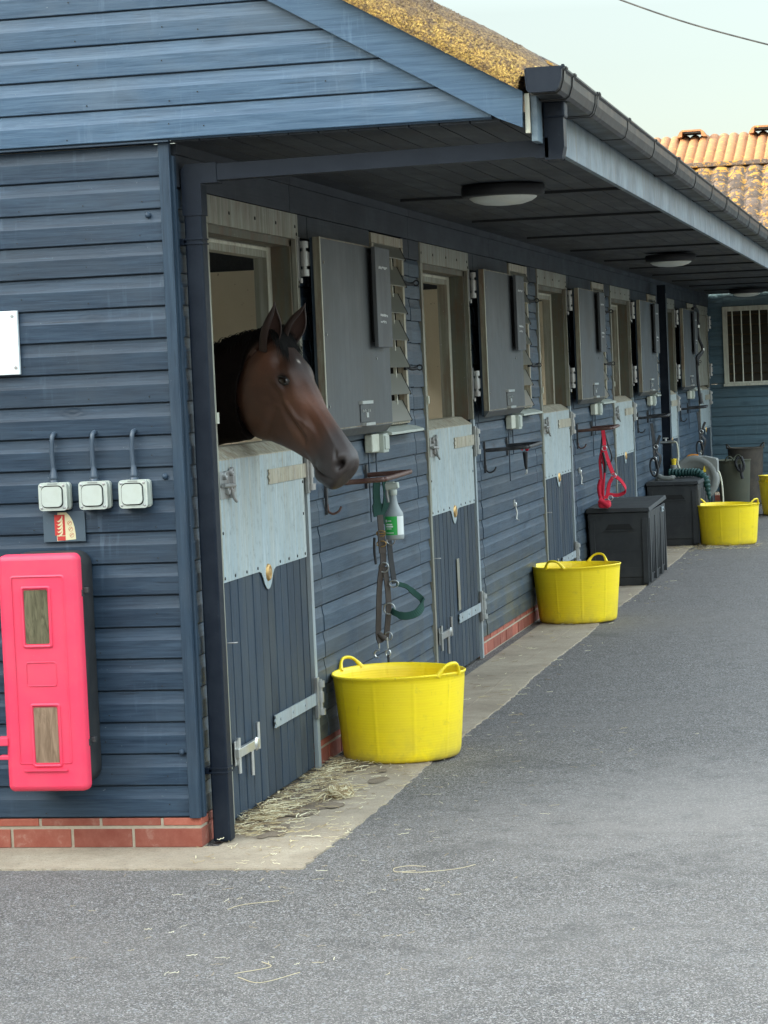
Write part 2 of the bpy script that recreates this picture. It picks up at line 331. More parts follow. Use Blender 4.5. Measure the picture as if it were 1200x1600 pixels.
# ------------------------------------------------------------------ mesh helpers
class MB:
    def __init__(s): s.v = []; s.f = []; s.sm = []; s.r = []; s.cur = .5; s.mi = 0; s.ms = []
    def add(s, vs, fs, smooth=False, r=None):
        o = len(s.v); s.v += [tuple(v) for v in vs]; rv = s.cur if r is None else r
        for f in fs: s.f.append(tuple(i+o for i in f)); s.sm.append(smooth); s.r.append(rv); s.ms.append(s.mi)
    def box(s, x0, x1, y0, y1, z0, z1, r=None):
        vs = [(x, y, z) for z in (z0, z1) for y in (y0, y1) for x in (x0, x1)]
        s.add(vs, [(0, 2, 3, 1), (4, 5, 7, 6), (0, 1, 5, 4), (2, 6, 7, 3), (0, 4, 6, 2), (1, 3, 7, 5)], False, r); return s
    def obox(s, c, ax, ay, az, r=None):   # centre and three half vectors
        c, ax, ay, az = map(Vector, (c, ax, ay, az))
        vs = [c+i*ax+j*ay+k*az for k in (-1, 1) for j in (-1, 1) for i in (-1, 1)]
        s.add(vs, [(0, 2, 3, 1), (4, 5, 7, 6), (0, 1, 5, 4), (2, 6, 7, 3), (0, 4, 6, 2), (1, 3, 7, 5)], False, r); return s
    def prism(s, poly, axis, a, b, smooth=False, r=None):   # poly in the two other axes, order xyz without axis
        def P(p, t):
            q = [0, 0, 0]; k = 0
            for i in range(3):
                if i == axis: q[i] = t
                else: q[i] = p[k]; k += 1
            return q
        n = len(poly); vs = [P(p, a) for p in poly]+[P(p, b) for p in poly]
        s.add(vs, [tuple(range(n)), tuple(range(2*n-1, n-1, -1))], False, r)
        s.add(vs, [(i, i+n, (i+1) % n+n, (i+1) % n) for i in range(n)], smooth, r); return s
    def tube(s, pts, rad, n=10, smooth=True, r=None, cap=True, flat=None):
        pts = [Vector(p) for p in pts]; m = len(pts)
        rad = [rad]*m if isinstance(rad, (int, float)) else rad
        T = [(pts[min(i+1, m-1)]-pts[max(i-1, 0)]).normalized() for i in range(m)]
        up = Vector((0, 0, 1)) if abs(T[0].z) < .9 else Vector((0, 1, 0)); N = (up-T[0]*up.dot(T[0])).normalized(); vs = []
        for i in range(m):
            N = (N-T[i]*N.dot(T[i])).normalized(); B = T[i].cross(N)
            for k in range(n):
                a = 2*math.pi*k/n; vs.append(pts[i]+rad[i]*(math.cos(a)*N+math.sin(a)*B*(flat or 1)))
        fs = [(i*n+k, i*n+(k+1) % n, (i+1)*n+(k+1) % n, (i+1)*n+k) for i in range(m-1) for k in range(n)]
        s.add(vs, fs, smooth, r)
        if cap: s.add(vs[:n], [tuple(range(n-1, -1, -1))], False, r); s.add(vs[-n:], [tuple(range(n))], False, r)
        return s
    def band(s, pts, wdir, width, th=.003, r=None):       # strap: a flat rectangle swept along pts, its width along wdir
        pts = [Vector(p) for p in pts]; m = len(pts); wd_ = Vector(wdir).normalized(); vs = []
        wl = width if isinstance(width, (list, tuple)) else [width]*m
        for i in range(m):
            T = (pts[min(i+1, m-1)]-pts[max(i-1, 0)]).normalized(); W = (wd_-T*wd_.dot(T)).normalized(); N = T.cross(W)
            for a, b in ((-1, -1), (1, -1), (1, 1), (-1, 1)): vs.append(pts[i]+W*a*wl[i]/2+N*b*th/2)
        fs = [(i*4+k, i*4+(k+1) % 4, (i+1)*4+(k+1) % 4, (i+1)*4+k) for i in range(m-1) for k in range(4)]
        s.add(vs, fs+[(3, 2, 1, 0), tuple(m*4-4+k for k in range(4))], False, r); return s
    def lathe(s, prof, n=48, c=(0, 0, 0), axis=2, smooth=True, fn=None, r=None, a0=0, a1=2*math.pi):
        vs = []; full = abs(a1-a0-2*math.pi) < 1e-6; cols = n if full else n+1
        for (rad, h) in prof:
            for k in range(cols):
                a = a0+(a1-a0)*k/n; rr_ = rad; hh = h
                if fn: rr_, hh = fn(rad, h, a)
                p = [rr_*math.cos(a), rr_*math.sin(a), hh]
                if axis == 0: p = [p[2], p[0], p[1]]
                elif axis == 1: p = [p[0], -p[2], p[1]]
                vs.append((p[0]+c[0], p[1]+c[1], p[2]+c[2]))
        fs = []
        for i in range(len(prof)-1):
            for k in range(n):
                k2 = (k+1) % cols; fs.append((i*cols+k, i*cols+k2, (i+1)*cols+k2, (i+1)*cols+k))
        s.add(vs, fs, smooth, r); return s
    def build(s, name, m, parent=None, bevel=0, loc=None):
        me = bpy.data.meshes.new(name); me.from_pydata(s.v, [], s.f); me.polygons.foreach_set('use_smooth', s.sm)
        a = me.attributes.new('rnd', 'FLOAT', 'FACE'); a.data.foreach_set('value', s.r)
        [me.materials.append(MATS[q]) for q in m.split('+')]; me.polygons.foreach_set('material_index', s.ms); me.update()
        bm = bmesh.new(); bm.from_mesh(me); bmesh.ops.recalc_face_normals(bm, faces=bm.faces); bm.to_mesh(me); bm.free()
        o = bpy.data.objects.new(name, me); COL.objects.link(o)
        if parent: o.parent = parent
        if loc: o.location = loc
        if bevel:
            b = o.modifiers.new('bevel', 'BEVEL'); b.width = bevel; b.segments = 2; b.limit_method = 'ANGLE'; b.angle_limit = R(50)
        return o
def smooth_path(pts, n=6):
    P = [Vector(p) for p in pts]; P = [P[0]*2-P[1]]+P+[P[-1]*2-P[-2]]; out_ = []
    for i in range(1, len(P)-2):
        for k in range(n):
            t = k/n; a, b, c, d = P[i-1], P[i], P[i+1], P[i+2]
            out_.append(.5*((2*b)+(-a+c)*t+(2*a-5*b+4*c-d)*t*t+(-a+3*b-3*c+d)*t**3))
    out_.append(P[-2]); return out_
def thing(name, label, cat, loc=(0, 0, 0), rz=0, group=None):
    o = bpy.data.objects.new(name, None); COL.objects.link(o); o.location = loc; o.rotation_euler = (0, 0, rz); o.empty_display_size = .1
    o['label'] = label; o['category'] = cat
    if group: o['group'] = group
    return o
def tag(o, label, cat, group=None):
    o['label'] = label; o['category'] = cat
    if group: o['group'] = group
    return o
def dup(root, loc=None, label=None, rz=None, group=None):
    r = root.copy(); COL.objects.link(r)
    if loc is not None: r.location = loc
    if rz is not None: r.rotation_euler = (0, 0, rz)
    if label: r['label'] = label
    if group: r['group'] = group
    for ch in list(root.children):
        c = ch.copy(); COL.objects.link(c); c.parent = r
        for g in list(ch.children): d = g.copy(); COL.objects.link(d); d.parent = c
    return r
def rbox(w_, h_, rad, n=6):     # rounded rectangle outline centred on 0
    pts = []
    for cx, cy, a0 in ((w_/2-rad, h_/2-rad, 0), (-w_/2+rad, h_/2-rad, 90), (-w_/2+rad, -h_/2+rad, 180), (w_/2-rad, -h_/2+rad, 270)):
        for k in range(n+1): a = R(a0+90*k/n); pts.append((cx+rad*math.cos(a), cy+rad*math.sin(a)))
    return pts
# shiplap siding: profile (outward offset, height) of one board
BH = .1115
PROF = [(-.016, 0), (-.016, .0048), (-.0012, .0054), (0, .0075), (0, .068), (-.0012, .0715), (-.0036, .080), (-.0056, .092), (-.0068, .102), (-.0072, BH)]
def siding(mb, face, a, b, z0, z1, pos, jit=.0012, cut=None, rows=None):
    """face 'y-' : wall in plane y=pos looking to -y, boards along x from a to b; 'x+' : plane x=pos looking to +x, boards along y"""
    z = z0
    while z < z1-.005:
        h = min(BH, z1-z); off = random.uniform(-jit, jit); rv = random.random()
        pr = [(o+off, min(k, h)) for o, k in PROF]+[(-.03, h), (-.03, 0)]
        aa, bb = (a, b)
        if cut: aa, bb = cut(z, h, a, b)
        if bb-aa > .01:
            if face == 'y-': mb.prism([(pos-o, z+k) for o, k in pr], 0, aa, bb, r=rv)
            else: mb.prism([(pos+o, z+k) for o, k in pr], 1, aa, bb, r=rv)
        z += BH
def screws(mb, pts, d, rad=.004, h=.002):   # small round heads on a face with normal d
    d = Vector(d)
    for p in pts: p = Vector(p); mb.tube([p, p+d*h], rad, 8)

# ------------------------------------------------------------------ ground
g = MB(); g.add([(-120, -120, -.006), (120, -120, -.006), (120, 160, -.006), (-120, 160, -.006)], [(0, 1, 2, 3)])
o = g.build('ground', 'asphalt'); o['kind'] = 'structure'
g = MB()
edge = []
rs = random.Random(3)
for x in np.arange(-6.5, .42, .03): edge.append((x, -.375+rs.uniform(-.007, .007)))
edge.append((.44, -.372))
y = -.36
while y < 21.7: edge.append((.452-.003*y*.9+rs.uniform(-.008, .008)+.010*math.sin(y*2.1), y)); y += .035
poly = edge+[(.30, 21.7), (.05, 21.7), (.05, .02), (-6.5, .02)]
bm = bmesh.new(); top = [bm.verts.new((p[0], p[1], 0)) for p in poly]; bot = [bm.verts.new((p[0]+(.004 if i < len(edge) and p[1] > -.37 else 0), p[1]-(.004 if p[1] < -.36 else 0), -.02)) for i, p in enumerate(poly)]
bm.faces.new(top)
for i in range(len(poly)): j = (i+1) % len(poly); bm.faces.new((top[i], bot[i], bot[j], top[j]))
bmesh.ops.recalc_face_normals(bm, faces=bm.faces)
me = bpy.data.meshes.new('pavement'); bm.to_mesh(me); bm.free(); me.materials.append(MATS['concrete'])
o = bpy.data.objects.new('pavement', me); COL.objects.link(o); o['kind'] = 'structure'
g = MB()
for a, b in ((2.7, 9.9), (11.6, 14.1)): g.box(.287, .291, a, b, -.001, .0015)
o = g.build('pavement_edging', 'concrete', bpy.data.objects['pavement'])
# packed dirt and droppings of earth at the foot of the first door
g = MB(); N = 90
rs = random.Random(5)
for k in range(60):
    cx, cy = rs.uniform(.01, .34)*rs.uniform(.4, 1), rs.uniform(.12, 2.6); a = rs.uniform(.02, .07)
    n = 9; ring = [(cx+a*rs.uniform(.6, 1.1)*math.cos(6.283*i/n), cy+2*a*rs.uniform(.6, 1.1)*math.sin(6.283*i/n), .002+k*.00005) for i in range(n)]
    g.add(ring+[(cx, cy, .006+k*.00005)], [(i, (i+1) % n, n) for i in range(n)], True)
o = g.build('dirt', 'earth'); o['kind'] = 'stuff'

# ------------------------------------------------------------------ stable building
B = thing('stable_building', 'long navy timber stable building with shiplap boards, half doors and a covered walkway', 'stable')
P_ = 3.955
NB = 6
# brick plinth
def plinth(mbb, mbm, axis, a, b, pos, out_, z1=.1035, top=True):
    """brick courses along axis, outer face at pos, depth .1 away from out_ direction"""
    L, M_ = .215, .0105
    s_ = 1 if out_ > 0 else -1
    rows = [(.0, .066, 0), (.0765, z1, .112)]
    for z0, zz, sh in rows:
        p = b-(L if sh == 0 else L/2)-.0 if axis == 'x' else a
        cells = []
        if axis == 'x':
            q = b-(0.002)
            first = L+.03 if sh == 0 else L/2+.03
            while q > a:
                l = first; first = L; cells.append((q-l, q)); q -= l+M_
        else:
            q = a; first = L if sh == 0 else L/2
            while q < b:
                l = first; first = L; cells.append((q, min(q+l, b))); q += l+M_
        for c0, c1 in cells:
            j = random.uniform(-.0015, .0015)
            if axis == 'x': mbb.box(c0, c1, pos+j, pos+.09, z0+.001, zz, r=random.random())
            else: mbb.box(pos-.09, pos+j, c0, c1, z0+.001, zz, r=random.random())
    if axis == 'x': mbm.box(a, b-.006, pos+.004, pos+.088, -.01, z1-.001)
    else: mbm.box(pos-.088, pos-.004, a+.006, b, -.01, z1-.001)
mbb, mbm = MB(), MB()
plinth(mbb, mbm, 'x', -5.2, 0.0, .001, -1)
mbb.build('brick_plinth', 'brick', B, .002); mbm.build('mortar', 'mortar', B)
for k in range(NB):
    a, b = 1.745+k*P_, min(.36+(k+1)*P_, 21.74)
    if k == NB-1: b = 21.74
    mbb, mbm = MB(), MB(); plinth(mbb, mbm, 'y', a+.004, b-.004, -.012, 1); mbb.build('brick_plinth', 'brick', B, .002); mbm.build('mortar', 'mortar', B)
mbb, mbm = MB(), MB(); plinth(mbb, mbm, 'y', .094, .356, -.004, 1); mbb.build('brick_plinth', 'brick', B, .002)
# gable wall
g = MB(); siding(g, 'y-', -5.2, -.042, .104, 2.449, 0); g.mi = 1; rs = random.Random(11)
for col in (-.115, -.33, -.56):
    for i in range(20):
        if rs.random() < .7: q = col+rs.uniform(-.012, .012); zq = .125+i*BH+rs.uniform(-.005, .03); g.tube([(q, -.0022, zq), (q, .004, zq)], .0022, 6)
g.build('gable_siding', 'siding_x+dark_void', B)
def cut_g(z, h, a, b):
    zm = z+h
    xr = min(1.26-(zm-2.50)/.578, 1.13); xl = -5.2-(1.26-1.26)
    return (max(-6.46+(zm-2.50)/.578, -6.3), xr)
g = MB(); siding(g, 'y-', -6.3, 1.13, 2.4555, 4.6, -.034, cut=cut_g); g.mi = 1
for i in range(9):
    for col in (-.02, .12, -.32, .55):
        if rs.random() < .8 and col < 1.0-(i*.19): q = col+rs.uniform(-.04, .04); zq = 2.475+i*BH+rs.uniform(0, .035); g.tube([(q, -.0362, zq), (q, -.030, zq)], .0026, 6)
g.build('gable_boarding', 'siding_up_lit+dark_void', B)
g = MB(); g.box(-5.2, .0035, -.030, .035, 2.4497, 2.4552); g.build('wall_cap', 'siding_x', B)
g = MB(); g.prism([(-6.2, 2.46), (1.16, 2.46), (1.1, 2.55), (-2.6, 4.68), (-6.1, 2.55)], 1, -.004, .02); g.build('gable_backing', 'header', B)
# corner trim and pale fixing studs
g = MB(); g.box(-.040, -.0005, -.012, .012, .104, 2.4494); g.box(-.006, .008, .0135, .040, .104, 2.405)
g.build('corner_trim', 'trim_z', B, .002)
g = MB()
for x, z in ((-.089, 2.205), (-.072, 1.30), (-.060, .335)): g.lathe([(.0001, .008), (.006, .007), (.010, .003), (.011, 0)], 16, (x, -.002, z), 1)
g.build('stud', 'siding_x', B)
# long wall siding: separate runs either side of the seams
wins = []
g = MB()
siding(g, 'x+', .042, .355, .104, 2.32, -.002)
for k in range(NB):
    o_ = k*P_
    f1 = 1.747+o_; s1 = 1.93+o_; wl, wr = 3.146+o_, 3.862+o_; s2 = 4.05+o_; e = .357+o_+P_
    if k == NB-1: siding(g, 'x+', f1, 21.74, .104, 2.32, -.002); continue
    siding(g, 'x+', f1, s1-.004, .104, 2.2, -.002, .002)
    siding(g, 'x+', s1+.004, s2-.004, .104, 1.331, -.001, .002)
    siding(g, 'x+', s1+.004, wl-.004, 1.3335, 2.2, -.001, .002)
    siding(g, 'x+', wr+.004, s2-.004, 1.3335, 2.2, -.001, .003)
    siding(g, 'x+', s2+.004, e, .104, 2.2, -.003, .003)
g.build('wall_siding', 'siding_y', B)
g = MB()
for k in range(NB):
    o_ = k*P_; y0, y1 = (1.747+o_, min(.357+o_+P_, 21.74))
    if k == NB-1: break
    # smooth head boards beside the doors and windows, joints left open a little
    for a, b in ((y0, 1.926+o_), (1.934+o_, 3.142+o_), (3.866+o_, 4.046+o_), (4.054+o_, y1)): g.box(-.03, .001, a, b, 2.204, 2.299)
yy = .042
for L in (1.6, 2.4, 2.4, 2.4, 2.4, 2.4, 2.4, 2.4, 2.4, 1.5):
    g.box(-.03, .004, yy, min(yy+L-.005, 21.73), 2.302, 2.411, r=random.random()); g.box(-.03, .010, yy, min(yy+L-.004, 21.73), 2.4125, 2.449, r=random.random()); yy += L
    if yy > 21.6: break
g.box(-.03, -.0005, .042, .357, 2.32, 2.301)
g.build('head_boards', 'header', B)
# wall core behind the boards (solid, with openings left for doors and windows)
g = MB()
g.box(-.095, -.034, .03, .36, 0.0, 2.42)
for k in range(NB):
    o_ = k*P_; y0, y1 = 1.745+o_, min(.36+o_+P_, 21.75)
    if k == NB-1: g.box(-.095, -.034, y0, 21.75, .0, 2.42); continue
    g.box(-.095, -.034, y0, 3.15+o_, 0, 2.42); g.box(-.095, -.034, 3.86+o_, y1, 0, 2.42)
    g.box(-.095, -.034, 3.15+o_, 3.86+o_, 0, 1.38); g.box(-.095, -.034, 3.15+o_, 3.86+o_, 2.29, 2.42)
for k in range(NB): g.box(-.095, -.034, .36+k*P_, 1.745+k*P_, 2.29, 2.42)
g.build('wall_core', 'dark_void', B)
# interior: partitions, back wall, ceiling, floor
g = MB(); g.box(-5.1, -5.0, .03, 21.7, 0, 2.45); g.box(-5.1, -.1, .036, .05, 0, 2.448); g.box(-5.1, 1.1, .036, .05, 2.475, 2.62); g.box(-5.1, -.1, 21.72, 21.75, 0, 2.45); g.box(-2.0, -.1, .035, 21.75, 2.43, 2.46)
g.build('interior_shell', 'lining', B)
g = MB(); g.box(-2.0, -.1, .07, 21.6, 2.405, 2.425); g.build('inner_ceiling', 'header', B)  # stops short below the unseen roof openings that light the stables
g = MB(); g.box(-5.0, -.1, .06, 21.7, -.002, .05); g.build('bedding', 'bedding', B)
for k in range(NB):
    y = 3.95*(k+1)-.03 if k < NB-1 else 21.66
    g = MB(); g.box(-4.98, -.1, y-.03, y+.03, 0.01, 2.18); g.build('partition', 'lining', B)
    g = MB(); g.box(-4.98, -.1, y-.02, y+.02, 2.182, 2.42 if k == NB-1 else 2.40); g.box(-4.98, -2.1, y-.02, y+.02, 2.401, 3.1); g.build('partition_head', 'header', B)
    g = MB(); g.box(-4.98, -.1, y-.045, y-.0305, .01, 1.30); g.build('kick_mat', 'rubber_mat', B)
# soffit boards, battens
def soffz(x): return 2.450-.004*x/1.27
g = MB(); x = .004; nb = 12; wbd = (1.262-.004)/nb
for i in range(nb):
    rv = random.random(); za, zb = soffz(x), soffz(x+wbd)
    g.prism([(x+.0025, za), (x+wbd-.0025, zb), (x+wbd-.0025, zb+.015), (x+.0025, za+.015)], 1, -.003, 21.7, r=rv); x += wbd
g.build('soffit_boards', 'soffit', B)
g = MB(); g.box(.0, 1.262, .006, 21.7, 2.466, 2.474); g.build('soffit_backing', 'dark_void', B)
for i, y in enumerate([3.34, 5.26, 7.2, 9.15, 11.03, 12.7, 14.5, 16.3, 18.1, 19.9]):
    g = MB(); g.prism([(.12, soffz(.12)-.001), (1.262, soffz(1.262)-.001), (1.262, soffz(1.262)-.013), (.12, soffz(.12)-.013)], 1, y-.020, y+.020); g.build('soffit_batten', 'lamp_black', B)
# fascia in lengths
yy = -.03
for L in (5.7, 5.5, 5.5, 5.2):
    g = MB(); g.box(1.263, 1.285, yy, min(yy+L-.006, 21.7), 2.372, 2.60); g.build('fascia', 'fascia', B, .002); yy += L
# roof slabs and the mossy verge roll
SL = .578
def rz(x): return 2.535+SL*(1.244-x)
g = MB(); g.prism([(1.33, rz(1.33)+.100), (-1.9, rz(-1.9)+.100), (-1.9, rz(-1.9)+.140), (1.345, rz(1.345)+.140)], 1, .02, 21.75)  # unseen openings left between the slabs to let sky light into the stables
g.prism([(-2.75, rz(-2.45)+.10), (-2.61, rz(-2.6)+.10), (-2.61, rz(-2.6)+.14), (-2.75, rz(-2.45)+.14)], 1, .02, 21.75)
g.prism([(-6.5, rz(1.3)+.10), (-5.1, rz(-.1)+.10), (-5.1, rz(-.1)+.14), (-6.5, rz(1.3)+.14)], 1, .02, 21.75)
yv = .1
while yv < 21.6: g.tube([(1.34, yv, rz(1.34)+.122), (1.25, yv, rz(1.25)+.122)], [.030, .030], 10); yv += .15
g.build('roof', 'mossy_tiles', B)
g = MB(); prof = []
for yq, h in ((-.112, .002), (-.116, .03), (-.104, .075), (-.078, .118), (-.035, .148), (.02, .160), (.09, .155), (.15, .125), (.19, .06), (.2, .0)): prof.append((yq, h))
rs = random.Random(2)
vs = []; nx = 260
for i in range(nx+1):
    x = 1.385-(1.385+2.6)*i/nx; e = min(1, (i/nx)*3.985/.13); e = math.sqrt(max(0, 1-(1-e)**2))
    for j, (yq, h) in enumerate(prof):
        k = 1+.012*math.sin(x*17+j*.3)+rs.uniform(-.012, .012); zz_ = rz(x)-.004+h*(e*.75+.25)*k
        if x > 1.246: zz_ = max(zz_, 2.578+.02*h/.16*e)
        vs.append((x, yq*k, zz_))
n = len(prof)
g.add(vs, [(i*n+j, i*n+j+1, (i+1)*n+j+1, (i+1)*n+j) for i in range(nx) for j in range(n-1)], True)
g.r = [min(1, prof[j][1]/.16) if prof[j][0] < .05 else 1 for i in range(nx) for j in range(n-1)]
g.add(vs[:n], [tuple(range(n))], False)
g.build('roof_verge', 'moss_roof', B)
# moss tufts on the verge
g = MB(); rs = random.Random(8)
for k in range(9000):
    x = rs.uniform(-1.2, 1.24); u_ = rs.random()
    j = int(rs.random()**1.3*5.99); (ya, ha), (yb, hb) = prof[j], prof[j+1]; yq = ya+(yb-ya)*u_; h = ha+(hb-ha)*u_
    s_ = rs.uniform(.0012, .0034); p = Vector((x, yq-.002, rz(x)-.004+h)); d = Vector((rs.uniform(-1, 1), rs.uniform(-1.4, 0), rs.uniform(-.2, 1.2))).normalized()
    a = d.orthogonal().normalized()*s_; b = d.cross(a)
    g.add([p+a, p+b, p-a, p-b, p+d*s_*.7], [(0, 1, 4), (1, 2, 4), (2, 3, 4), (3, 0, 4)], True, h/.16)
g.build('moss', 'moss_roof', B)['kind'] = 'stuff'
# bargeboard
g = MB()
def bb(x): return (x, rz(x))
g.prism([(1.239, 2.417), (1.160, rz(1.160)-.133), (-2.6, rz(-2.6)-.133), (-2.6, rz(-2.6)), (1.244, rz(1.244))], 1, -.068, -.046)
g.build('bargeboard', 'barge', B, .002)
g = MB(); g.prism([(-2.602, rz(-2.6)-.133), (-6.44, 2.417), (-6.44, 2.54), (-2.602, rz(-2.6))], 1, -.068, -.046); g.build('bargeboard', 'barge', B, .002)
g = MB(); g.box(1.246, 1.262, -.044, -.004, 2.40, 2.53); g.build('barge_return', 'galv_edge', B)
# gutter
GP = [(a-.002, b) for a, b in [(1.288, 0), (1.286, -.02), (1.290, -.070), (1.298, -.079), (1.376, -.079), (1.388, -.070), (1.398, -.040), (1.400, -.012), (1.408, -.006), (1.408, 0), (1.400, 0), (1.394, -.038), (1.384, -.066), (1.374, -.075), (1.300, -.075), (1.294, -.068), (1.290, -.018)]]
def gut(mb, a, b, z, sc_=1.0, r=None):
    mb.prism([(1.348+(x-1.348)*sc_, z+h*sc_) for x, h in GP], 1, a, b, r=r)
GZ = 2.590
g = MB(); gut(g, -.235, 21.7, GZ); g.build('gutter', 'gutter', B)
for yb in (-.19, .02):
    g = MB(); gut(g, yb, yb+.035, GZ+.003, 1.09); g.build('gutter_bracket', 'gutter', B, .002)
g = MB(); g.prism([(x, GZ+h) for x, h in GP[:10]], 1, -.245, -.236); gut(g, -.246, -.223, GZ+.004, 1.07); g.build('gutter_end_cap', 'black_pipe', B, .002)
for i in range(21):
    yb = .62+i*1.0; g = MB(); gut(g, yb, yb+(.035 if i % 3 else .09), GZ+.003, 1.07)
    if i % 3 == 0: gut(g, yb+.03, yb+.06, GZ+.005, 1.12)
    g.build('gutter_bracket', 'gutter', B, .002)
# downpipe: outlet, drop, cross run under the soffit, drop at the corner
D = MB
PY = .112
g = MB(); g.prism([(1.290, 2.515), (1.356, 2.515), (1.356, 2.36), (1.346, 2.318), (1.290, 2.318)], 1, PY-.036, PY+.036)
g.box(1.287, 1.362, PY-.041, PY+.041, 2.455, 2.514); g.build('pipe_outlet', 'black_pipe', B, .008)
g = MB(); g.prism([(.082, 2.318), (1.300, 2.33), (1.300, 2.386), (.082, 2.374)], 1, PY-.0325, PY+.0325); g.build('cross_pipe', 'black_pipe', B, .005)
g = MB(); g.prism([(1.255, 2.324), (1.302, 2.325), (1.302, 2.392), (1.255, 2.391)], 1, PY-.036, PY+.036); g.build('pipe_socket', 'black_pipe', B, .004)
g = MB(); g.prism([(.012, 2.20), (.082, 2.20), (.082, 2.310), (.14, 2.3105), (.14, 2.380), (.03, 2.378), (.012, 2.36)], 1, PY-.036, PY+.036); g.build('pipe_elbow', 'black_pipe', B, .004)
g = MB(); g.box(.0155, .0785, PY-.0325, PY+.0325, .004, 2.21); g.build('downpipe', 'black_pipe', B, .006)
for z in (.245, 2.10):
    g = MB(); g.box(.012, .082, PY-.036, PY+.036, z, z+.006); g.box(.012, .082, PY-.036, PY+.036, z+.016, z+.022); g.box(-.004, .012, PY-.04, PY+.05, z, z+.022); g.build('pipe_clip', 'black_pipe', B, .001)
# square post further along, with its mounting
g = MB(); g.box(.066, .150, 15.33, 15.43, .0, 2.38); g.build('downpipe', 'black_pipe', B, .006)
g = MB(); g.box(.148, .151, 15.322, 15.328, .9, 2.3); g.build('pipe_seam', 'galv_strip', B)

# ---------------------------------------------------------------- doors
def lathe_badge(mb, y, z, x):
    mb.lathe([(.0001, .010), (.012, .010), (.020, .006), (.024, .010), (.030, .008), (.034, 0)], 24, (x, y, z), 0)
def lower_door(k, full=True):
    o_ = k*P_; Y0, Y1 = .405+o_, 1.665+o_
    # timber boards (the door itself)
    g = MB(); n = 12; wd_ = (Y1-Y0)/n
    for i in range(n):
        a = Y0+i*wd_; j = random.uniform(-.001, .001)
        g.prism([(-.055, a+.0005), (-.012, a+.0005), (-.002+j, a+.006), (-.002+j, a+wd_-.006), (-.012, a+wd_-.0005), (-.055, a+wd_-.0005)], 2, .02, .915, r=random.random())
    d = g.build('lower_door', 'boards_z', B)
    if k == 5: d['label'] = 'far lower half door beside the end wall'
    # sheet on the upper half with a tongue
    ym = (Y0+Y1)/2; out_ = [(Y0, .890)]
    for yq, zq in ((ym-.125, .890), (ym-.095, .882), (ym-.07, .860), (ym-.05, .835), (ym-.025, .818), (ym, .812), (ym+.025, .818), (ym+.05, .835), (ym+.07, .860), (ym+.095, .882), (ym+.125, .890), (Y1, .890)): out_.append((yq, zq))
    poly = out_+[(Y1, 1.333), (Y0, 1.333)]
    g = MB(); g.prism([(p[0], p[1]) for p in poly], 0, .0015, .0045); SH = g
    g = MB(); g.prism([(.0045, 1.3335), (.0015, 1.3335), (-.055, 1.374), (-.095, 1.378), (-.095, 1.381), (-.054, 1.3775), (.0045, 1.337)], 1, Y0, Y1)
    g.box(-.095, -.056, Y0, Y1, .02, 1.3735); g.box(-.056, .0012, Y0, Y1, .916, 1.333)
    g.build('door_cap', 'galv_top', d)
    g = MB(); lathe_badge(g, ym, .878, .0045); g.build('badge', 'brass', d)
    g = MB(); rs = random.Random(k)
    pts = [(Y0+.02, .905), (Y0+.16, .905), (Y0+.32, .905), (Y0+.48, .905), (Y1-.44, .905), (Y1-.3, .905), (Y1-.16, .905), (Y1-.03, .905), (Y0+.02, 1.07), (Y1-.03, 1.07), (Y1-.02, 1.2)]
    SH.mi = 1; screws(SH, [(.0046, a, b) for a, b in pts], (1, 0, 0), .006, .002); SH.build('door_sheet', 'galv_panel+dark_void', d)
    # horizontal plate of the top hinge
    hp = MB(); hp.prism([(1.09+o_, 1.216), (1.10+o_, 1.232), (1.085+o_, 1.245), (1.10+o_, 1.258), (1.09+o_, 1.274), (Y1+.04, 1.274), (Y1+.04, 1.216)], 0, .006, .011)
    hp.build('hinge_plate', 'galv_top', d, .001)
    hp = MB(); hp.prism([(1.02+o_, .272), (1.03+o_, .285), (1.018+o_, .297), (1.03+o_, .308), (1.02+o_, .321), (Y1+.05, .321), (Y1+.05, .272)], 0, .0055, .011)
    screws(hp, [(.011, 1.1+o_, .297), (.011, 1.3+o_, .297), (.011, 1.5+o_, .297)], (1, 0, 0), .006, .003)
    hp.build('strap_hinge', 'galv_strip', d, .001)
    # knuckles with ring washers
    def knuckle(z, y):
        h = MB(); h.box(.004, .020, y-.03, y+.005, z-.085, z+.085)
        h.tube([(.022, y+.008, z-.075), (.022, y+.008, z+.075)], .009, 12)
        for q in (-.06, .055): h.tube([(.022, y+.008, z+q-.013), (.022, y+.008, z+q+.013)], .019, 16)
        h.tube([(.022, y+.008, z-.022), (.022, y+.008, z+.022)], .014, 14); h.build('hinge', 'steel', d, .002)
    knuckle(.300, 1.715+o_); knuckle(1.235, 1.715+o_)
    # kick bolt at the foot
    y, z = .46+o_, .262
    h = MB(); h.box(.006, .012, y-.03, y+.03, z-.045, z+.045); h.box(.010, .026, y-.03, y+.26, z-.017, z+.017)
    h.tube([(.018, y-.005, z-.075), (.018, y-.005, z+.055)], .008, 10); h.tube([(.018, y+.27, z-.025), (.018, y+.27, z+.075)], .008, 10); h.tube([(.018, y+.17, z-.11), (.018, y+.17, z)], .008, 10)
    h.lathe([(.0001, .006), (.022, .005), (.026, 0)], 16, (.024, y+.22, z), 0)
    h.build('kick_bolt', 'steel_bright' if k == 0 else 'steel', d, .002)
    # top bolt cluster
    y, z = .43+o_, 1.245
    h = MB(); h.box(.006, .010, y-.03, y+.12, z-.05, z+.05)
    h.tube([(.022, y-.03, z+.0), (.022, y+.12, z-.006)], .008, 10)
    for a, b in ((.02, .035), (.11, .045), (.10, -.035), (.05, -.02)): h.lathe([(.006, 0), (.008, .012), (.017, .013), (.017, 0)], 14, (.010, y+a, z+b), 0)
